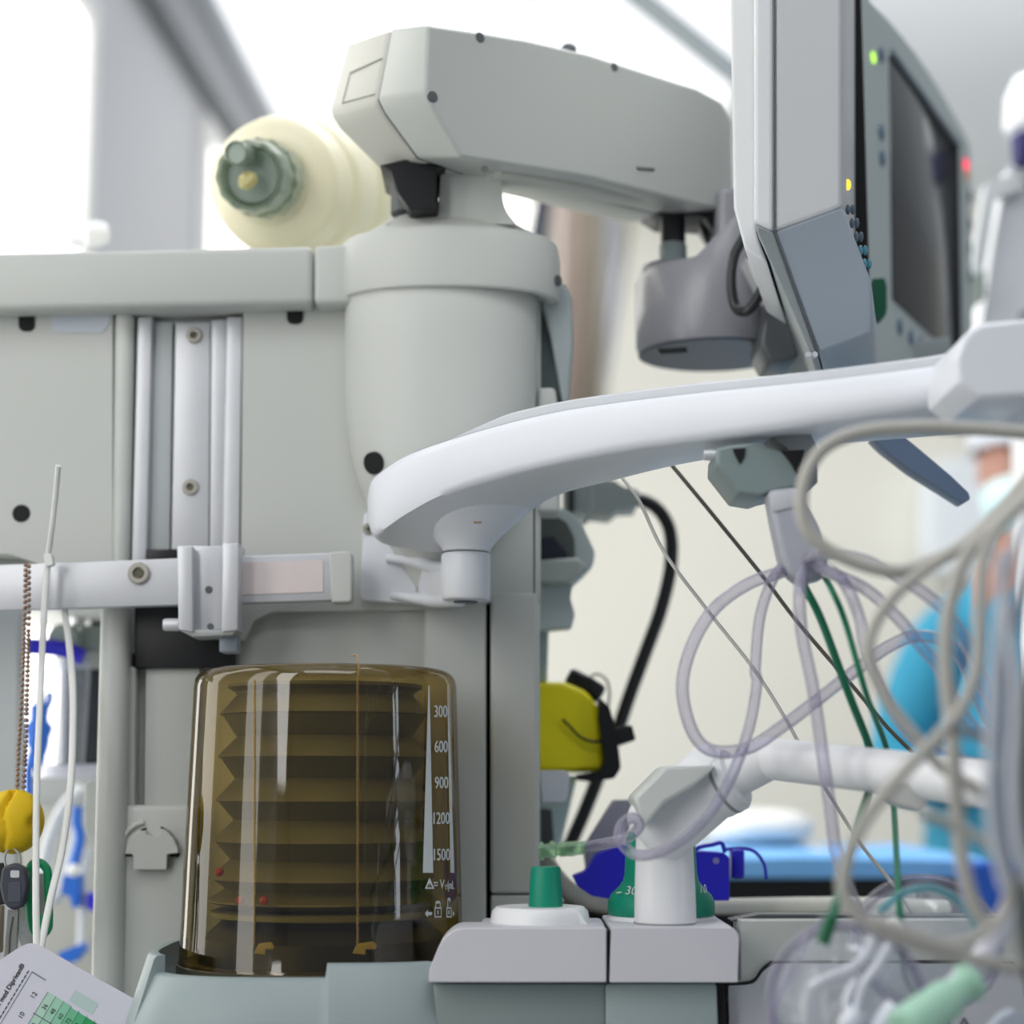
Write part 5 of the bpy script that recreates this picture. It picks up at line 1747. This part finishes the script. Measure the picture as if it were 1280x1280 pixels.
# white equipment at the right edge
we = thing('white_equipment_stand', 'blurred white equipment head with a navy knob at the upper right edge', 'medical stand', at(1270, 470, 2.0))
WE = plastic('stand_white', (226, 228, 232), .4, .02)
vlathe('stand_dome', 1292, 2.0, [(165, 38), (150, 40), (120, 36), (98, 24), (88, 4)], WE, we, 40)
vlathe('navy_knob', 1286, 1.98, [(205, 18), (200, 22), (172, 22), (168, 16)], plastic('deep_navy', (22, 24, 96), .4), we, 32)
prism('stand_body', rounded([(1262, 205), (1330, 200), (1330, 460), (1216, 460), (1228, 400), (1238, 330), (1246, 280)], 8), 2.0, 2.12, WE, we, .01)
prism('stand_arm', rounded([(1232, 228), (1280, 214), (1280, 236), (1246, 246), (1232, 330), (1216, 390), (1212, 360), (1222, 290)], 5), 1.98, 2.0, plastic('stand_grey_white', (208, 212, 214), .4, .02), we, .006)
sb = at(1250, 460, 2.05)
box('stand_column', (sb.x + .02, 2.03, 0), (sb.x + .09, 2.1, sb.z), WE, we, .01)
prism('stand_slot', [(1276, 390), (1300, 380), (1300, 450), (1278, 450)], 1.99, 2.0, plastic('slot_grey', (130, 134, 142), .5), we, .003)
prism('stand_clip', rounded([(1214, 346), (1232, 336), (1232, 372), (1216, 384)], 3), 1.96, 1.98, plastic('clip_grey_green', (160, 170, 164), .5), we, .003)
tag(ptube('blue_tube', [(1196, 528, 1.25), (1230, 523, 1.25), (1262, 519, 1.25), (1320, 530, 1.25)], 1.25, 6, plastic('blue_violet_tube', (50, 62, 150), .4), None, 12), 'blue violet tube just under the right end of the tray', 'tube')

# ------------------------------------------------------------------ masked person in teal scrubs
HX, HY = at(1278, 585, 3.2).x, 3.2
eye_z = at(1278, 585, 3.2).z
per = thing('person', 'person in teal scrubs with cap and face mask standing behind the cables at the right', 'person', (HX, HY, 0))
SK = plastic('skin', (172, 128, 114), .5, .06, 10, sss=.15)
TEAL = plastic('teal_scrubs', (48, 140, 172), .8, .1, 5)


def skin_mesh(name, verts, edges, radii, mat, parent, root=0, sub=2):
    me = bpy.data.meshes.new(name)
    me.from_pydata([Vector(v) + Vector((HX, HY, 0)) for v in verts], edges, [])
    o = bpy.data.objects.new(name, me)
    COL.objects.link(o)
    sk = o.modifiers.new('skin', 'SKIN')
    sk.use_smooth_shade = True
    me.materials.append(mat)
    for i, r in enumerate(radii):
        sv = me.skin_vertices[0].data[i]
        sv.radius = r if isinstance(r, tuple) else (r, r)
        sv.use_root = (i == root)
    ss = o.modifiers.new('sub', 'SUBSURF')
    ss.levels = ss.render_levels = sub
    dg = bpy.context.evaluated_depsgraph_get()
    me2 = bpy.data.meshes.new_from_object(o.evaluated_get(dg))
    me2.name = name
    o.modifiers.clear()
    o.data = me2
    for p_ in me2.polygons:
        p_.use_smooth = True
    if not me2.materials:
        me2.materials.append(mat)
    o.parent = parent
    o.matrix_parent_inverse = Matrix.Translation(-Vector(parent.location))
    return o


H = eye_z + .12          # standing height
V, E, Rr = [], [], []


def node(p, r, to=None):
    V.append(p)
    Rr.append(r)
    if to is not None:
        E.append((to, len(V) - 1))
    return len(V) - 1


pel = node((0, 0, .95), (.13, .10))
sp1 = node((0, 0, 1.12), (.125, .095), pel)
chs = node((0, 0, 1.28), (.15, .10), sp1)
up_ = node((0, .01, H - .36), (.08, .065), chs)
nk = node((0, 0, H - .245), .052, up_)
jaw = node((0, -.02, H - .19), (.062, .068), nk)
fc = node((0, -.015, H - .12), (.075, .088), jaw)
tp = node((0, -.005, H - .05), (.062, .075), fc)
nose = node((0, -.115, H - .145), .012, fc)
for s in (-1, 1):
    ear = node((s * .082, 0, H - .13), .016, fc)
    sh_ = node((s * .15, .01, H - .41), .056, up_)
    el_ = node((s * .23, .02, H - .66), .042, sh_)
    wr = node((s * .16, -.2, H - .67), .027, el_)
    pm = node((s * .12, -.27, H - .665), (.036, .016), wr)
    for q in range(4):
        k1_ = node((s * (.145 - q * .02), -.315, H - .668), .009, pm)
        k2_ = node((s * (.142 - q * .021), -.345 - (.008 if q in (1, 2) else 0), H - .68), .0085, k1_)
        node((s * (.138 - q * .021), -.365 - (.01 if q in (1, 2) else 0), H - .70), .0075, k2_)
    th1 = node((s * .085, -.265, H - .66), .010, pm)
    node((s * .07, -.295, H - .67), .009, th1)
    hp_ = node((s * .09, 0, .88), .085, pel)
    kn_ = node((s * .10, -.01, .48), .058, hp_)
    ak = node((s * .10, .01, .09), .038, kn_)
    node((s * .11, -.14, .035), (.04, .03), ak)
skin_mesh('body', V, E, Rr, SK, per)
V, E, Rr = [], [], []
pel = node((0, 0, .92), (.20, .155))
sp1 = node((0, 0, 1.1), (.19, .145), pel)
chs = node((0, 0, H - .50), (.17, .125), sp1)
up_ = node((0, .01, H - .37), (.10, .08), chs)
node((0, .01, H - .275), (.066, .064), up_)
for s in (-1, 1):
    sh_ = node((s * .155, .01, H - .425), .074, up_)
    el_ = node((s * .24, .02, H - .66), .066, sh_)
    node((s * .175, -.17, H - .665), .05, el_)
    hp_ = node((s * .11, 0, .82), .12, pel)
    kn_ = node((s * .11, -.01, .48), .09, hp_)
    node((s * .105, .01, .12), .075, kn_)
skin_mesh('scrubs', V, E, Rr, TEAL, per)
hc = Vector((HX, HY - .01, H - .075))
bm = bmesh.new()
bmesh.ops.create_uvsphere(bm, u_segments=32, v_segments=20, radius=1)
bmesh.ops.delete(bm, geom=[v for v in bm.verts if v.co.z < -.25], context='VERTS')
for v in bm.verts:
    v.co = hc + Vector((v.co.x * .093, v.co.y * .112, v.co.z * .1))
link('surgical_cap', bm, plastic('cap_lavender', (206, 210, 220), .8, .04), per, 80, label='pale lavender surgical cap')
mc = Vector((HX, HY - .035, H - .185))
bm = bmesh.new()
bmesh.ops.create_uvsphere(bm, u_segments=32, v_segments=20, radius=1)
bmesh.ops.delete(bm, geom=[v for v in bm.verts if v.co.y > .25], context='VERTS')
for v in bm.verts:
    v.co = mc + Vector((v.co.x * .082, v.co.y * .088, v.co.z * .062))
link('face_mask', bm, plastic('mask_pale_cyan', (206, 236, 240), .8, .03), per, 80, label='pale cyan face mask')
for s in (-1, 1):
    ball('eye', Vector((HX + s * .033, HY - .093, H - .122)), .0125, plastic('eye_dark', (70, 50, 44), .3), per)
    tube('brow', [Vector((HX + s * .016, HY - .103, H - .1)), Vector((HX + s * .034, HY - .104, H - .096)), Vector((HX + s * .052, HY - .094, H - .1))], .004, plastic('brow_brown', (86, 60, 48), .8), per, 8)
